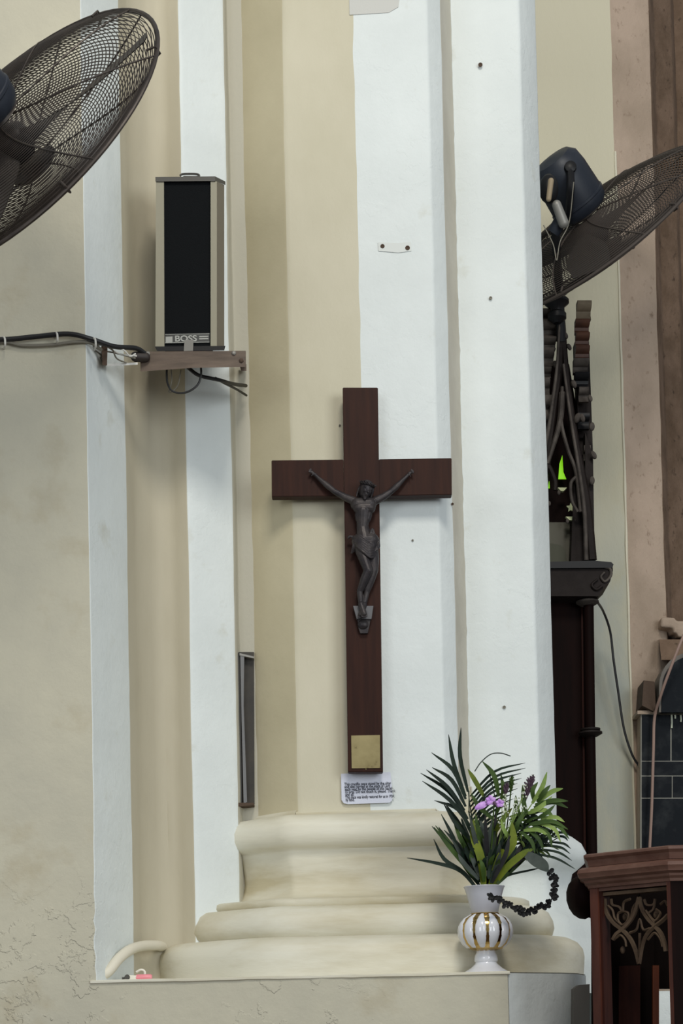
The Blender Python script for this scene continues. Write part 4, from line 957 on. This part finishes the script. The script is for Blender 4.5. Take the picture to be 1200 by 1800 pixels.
# flower spikes
def spike(label, pts, r0, mt):
    o_ = root('flower_spike', label, 'flower spike', at(*pts[0][:2], VY + pts[0][2]), 'flower spikes in the vase')
    P3 = cr([at(a, b_, VY + c) for a, b_, c in pts], 6); part('stalk', G().tube(P3, m(1.3, 0), 5), leaf_mid, o_)
    g = G(); e0, e1 = P3[-7], P3[-1]
    for k in range(36):
        t = k / 35; p = e0.lerp(e1, t); a = k * 2.4; rr_ = r0 * math.sin(math.pi * (t * .86 + .1))
        g.blob(p, p + Vector((math.cos(a) * rr_, math.sin(a) * rr_, rr_ * 1.1)), rr_ * .45, rr_ * .2, 6)
    part('flower_head', g, mt, o_)
spike('purple-brown flower spike leaning among the light green leaves', [(870, 1570, 0), (905, 1470, -.02), (924, 1405, -.03), (937, 1362, -.03)], m(8, 0), spikem)
spike('short dark flower spike standing behind the white filler sprigs', [(866, 1570, 0), (885, 1470, -.0), (888, 1400, -.01), (891, 1375, -.01)], m(5, 0), spikem)
spike('narrow green bud spike behind the purple-brown one', [(866, 1570, .01), (888, 1470, .01), (897, 1395, .01), (900, 1362, .01)], m(5, 0), leaf_mid)
# white filler sprigs
fs_ = root('filler_sprig', 'sprig of tiny whitish filler flowers beside the lilac flower', 'flower', at(880, 1560, VY))
for k in range(11):
    tx, ty = 885 + random.uniform(-6, 42), 1385 + random.uniform(0, 62)
    part('stem', G().tube(cr([at(872, 1500, VY - .02), at((872 + tx) / 2 + 4, (1500 + ty) / 2, VY - .03), at(tx, ty, VY - .035)], 4), m(.7, 0), 5), leaf_light, fs_)
    g = G()
    for j in range(6): g.ell(at(tx + random.uniform(-5, 5), ty + random.uniform(-6, 6), VY - .036 + random.uniform(-.005, .005)), (m(1.7, 0),) * 3, n=6)
    part('floret_cluster', g, fluff, fs_, kind='stuff')
# lilac orchid
SO = .72
orc = root('lilac_flower', 'lilac orchid blossom at the centre of the foliage', 'flower', at(866, 1560, VY))
part('stem', G().tube(cr([at(858, 1560, VY), at(864, 1480, VY - .03), at(868, 1410, VY - .05)], 6), m(1.3, 0), 6), leaf_mid, orc)
def petal(c, ang, L_, wd2, tilt):
    g = G(); n_ = 8
    u = Vector((math.cos(ang), 0, math.sin(ang))); v_ = Vector((-math.sin(ang), 0, math.cos(ang)))
    for i in range(n_ + 1):
        t = i / n_; ww = wd2 * math.sin(math.pi * (t * .9 + .06)) ** .6
        for j in (-1, -.5, 0, .5, 1): g.v.append(c + u * L_ * t + v_ * ww * j + Vector((0, -1, 0)) * (math.sin(t * 2.2) * tilt - abs(j) * .003 + .0015 * math.sin(9 * t + 5 * j)))
    for i in range(n_):
        for j in range(4): q0 = i * 5 + j; g.f.append((q0, q0 + 1, q0 + 6, q0 + 5)); g.mi.append(0)
    part('petal', g, lilac, orc, smooth=180)
for cx_, cy_, kk, sc_ in ((862, 1407, 5, 1.0), (878, 1412, 5, .85)):
    for k in range(kk): petal(at(cx_, cy_, VY - .055), R(20 + k * 72), m(13 * sc_ * SO, 0), m(6 * sc_ * SO, 0), .004)
petal(at(858, 1410, VY - .05), R(205), m(26, 0), m(6, 0), .004)
part('lip', G().blob(at(868, 1411, VY - .062), at(871, 1415, VY - .068), m(2.6, 0), m(1.6, 0), 8), spikem, orc)
# dried curling sprig
dr = root('dried_sprig', 'curling sprig of small dark dried leaves hanging before the vase', 'dried sprig', at(940, 1600, VY - .05))
path = cr([at(a, b_, VY - .055 - .004 * i) for i, (a, b_) in enumerate([(955, 1520), (967, 1534), (975, 1552), (973, 1574), (960, 1590), (942, 1600), (922, 1604), (905, 1597), (888, 1588), (872, 1581), (858, 1575)])], 8)
part('stem', G().tube(path, m(1.3, 0), 6), leaf_dry, dr)
random.seed(5)
for k in range(6, len(path) - 1, 1):
    for sgn in (-1, 1):
        if random.random() < .18: continue
        p = path[k]; a = random.uniform(0, 6.28); L_ = m(random.uniform(7, 11), 0)
        d = Vector((math.cos(a), random.uniform(-.6, .2), math.sin(a))).normalized()
        sd = d.cross(Vector((random.uniform(-.3, .3), 1, .2))).normalized(); nn = d.cross(sd)
        g = G(); g.v = [p, p + d * L_ * .35 + sd * L_ * .36 + nn * L_ * .08, p + d * L_ * .8 + sd * L_ * .3, p + d * L_, p + d * L_ * .8 - sd * L_ * .3, p + d * L_ * .35 - sd * L_ * .36 + nn * L_ * .08, p + d * L_ * .5 - nn * L_ * .1]
        g.f = [(0, 1, 6), (1, 2, 6), (2, 3, 6), (3, 4, 6), (4, 5, 6), (5, 0, 6)]; g.mi = [0] * 6
        part('dried_leaf', g, leaf_dry, dr, smooth=0)

# ---------------------------------------------------------------- small things on the ledge
o = part('painted_pipe', G().tube(cr([at(178, 1716, .0) , at(192, 1706, .01), at(208, 1686, .04), at(228, 1670, .09), at(250, 1663, .17), at(275, 1662, .26), at(285, 1664, .33)], 6), m(9.5, .03), 14), pvc)
tag(o, 'cream painted pipe curving out of the corner of the ledge', 'pipe')
lt = root('lighter', 'pink and white plastic lighter lying on the ledge', 'lighter', Vector((X(240, .0, 1712), .0, LEDGE)))
lz = LEDGE + m(6.3, .0); LX = lambda px: X(px, 0, 1712)
part('barrel', G().tube([Vector((LX(239), 0, lz)), Vector((LX(243), 0, lz)), Vector((LX(264), .0, lz)), Vector((LX(267), 0, lz))], [m(5.2, 0), m(6, 0), m(6, 0), m(4.5, 0)], 16), pinkm, lt)
part('head', G().box((LX(230), 0, lz - m(.3, 0)), (m(21, 0), m(10, 0), m(10, 0)), Euler((0, R(4), 0)), bev=.002), whitep, lt)
part('spark_wheel', G().lathe([(m(4.5, 0), -.003), (m(5, 0), 0), (m(4.5, 0), .003)], (LX(224), -.007, lz + m(1, 0)), 14, axis=(0, 1, 0)), spk_cap, lt)
part('nozzle', G().box((LX(217), 0, lz - m(2, 0)), (m(5, 0), m(6, 0), m(7, 0))), spk_cap, lt)
tag(part('white_clip', G().tube(cr([Vector((LX(237), .03, LEDGE + m(17, 0))), Vector((LX(245), .03, LEDGE + m(21, 0))), Vector((LX(252), .03, LEDGE + m(17, 0))), Vector((LX(250), .03, LEDGE + .002))], 5), m(2.2, 0), 8), whitep), 'small bent white plastic clip just behind the pink lighter', 'clip')
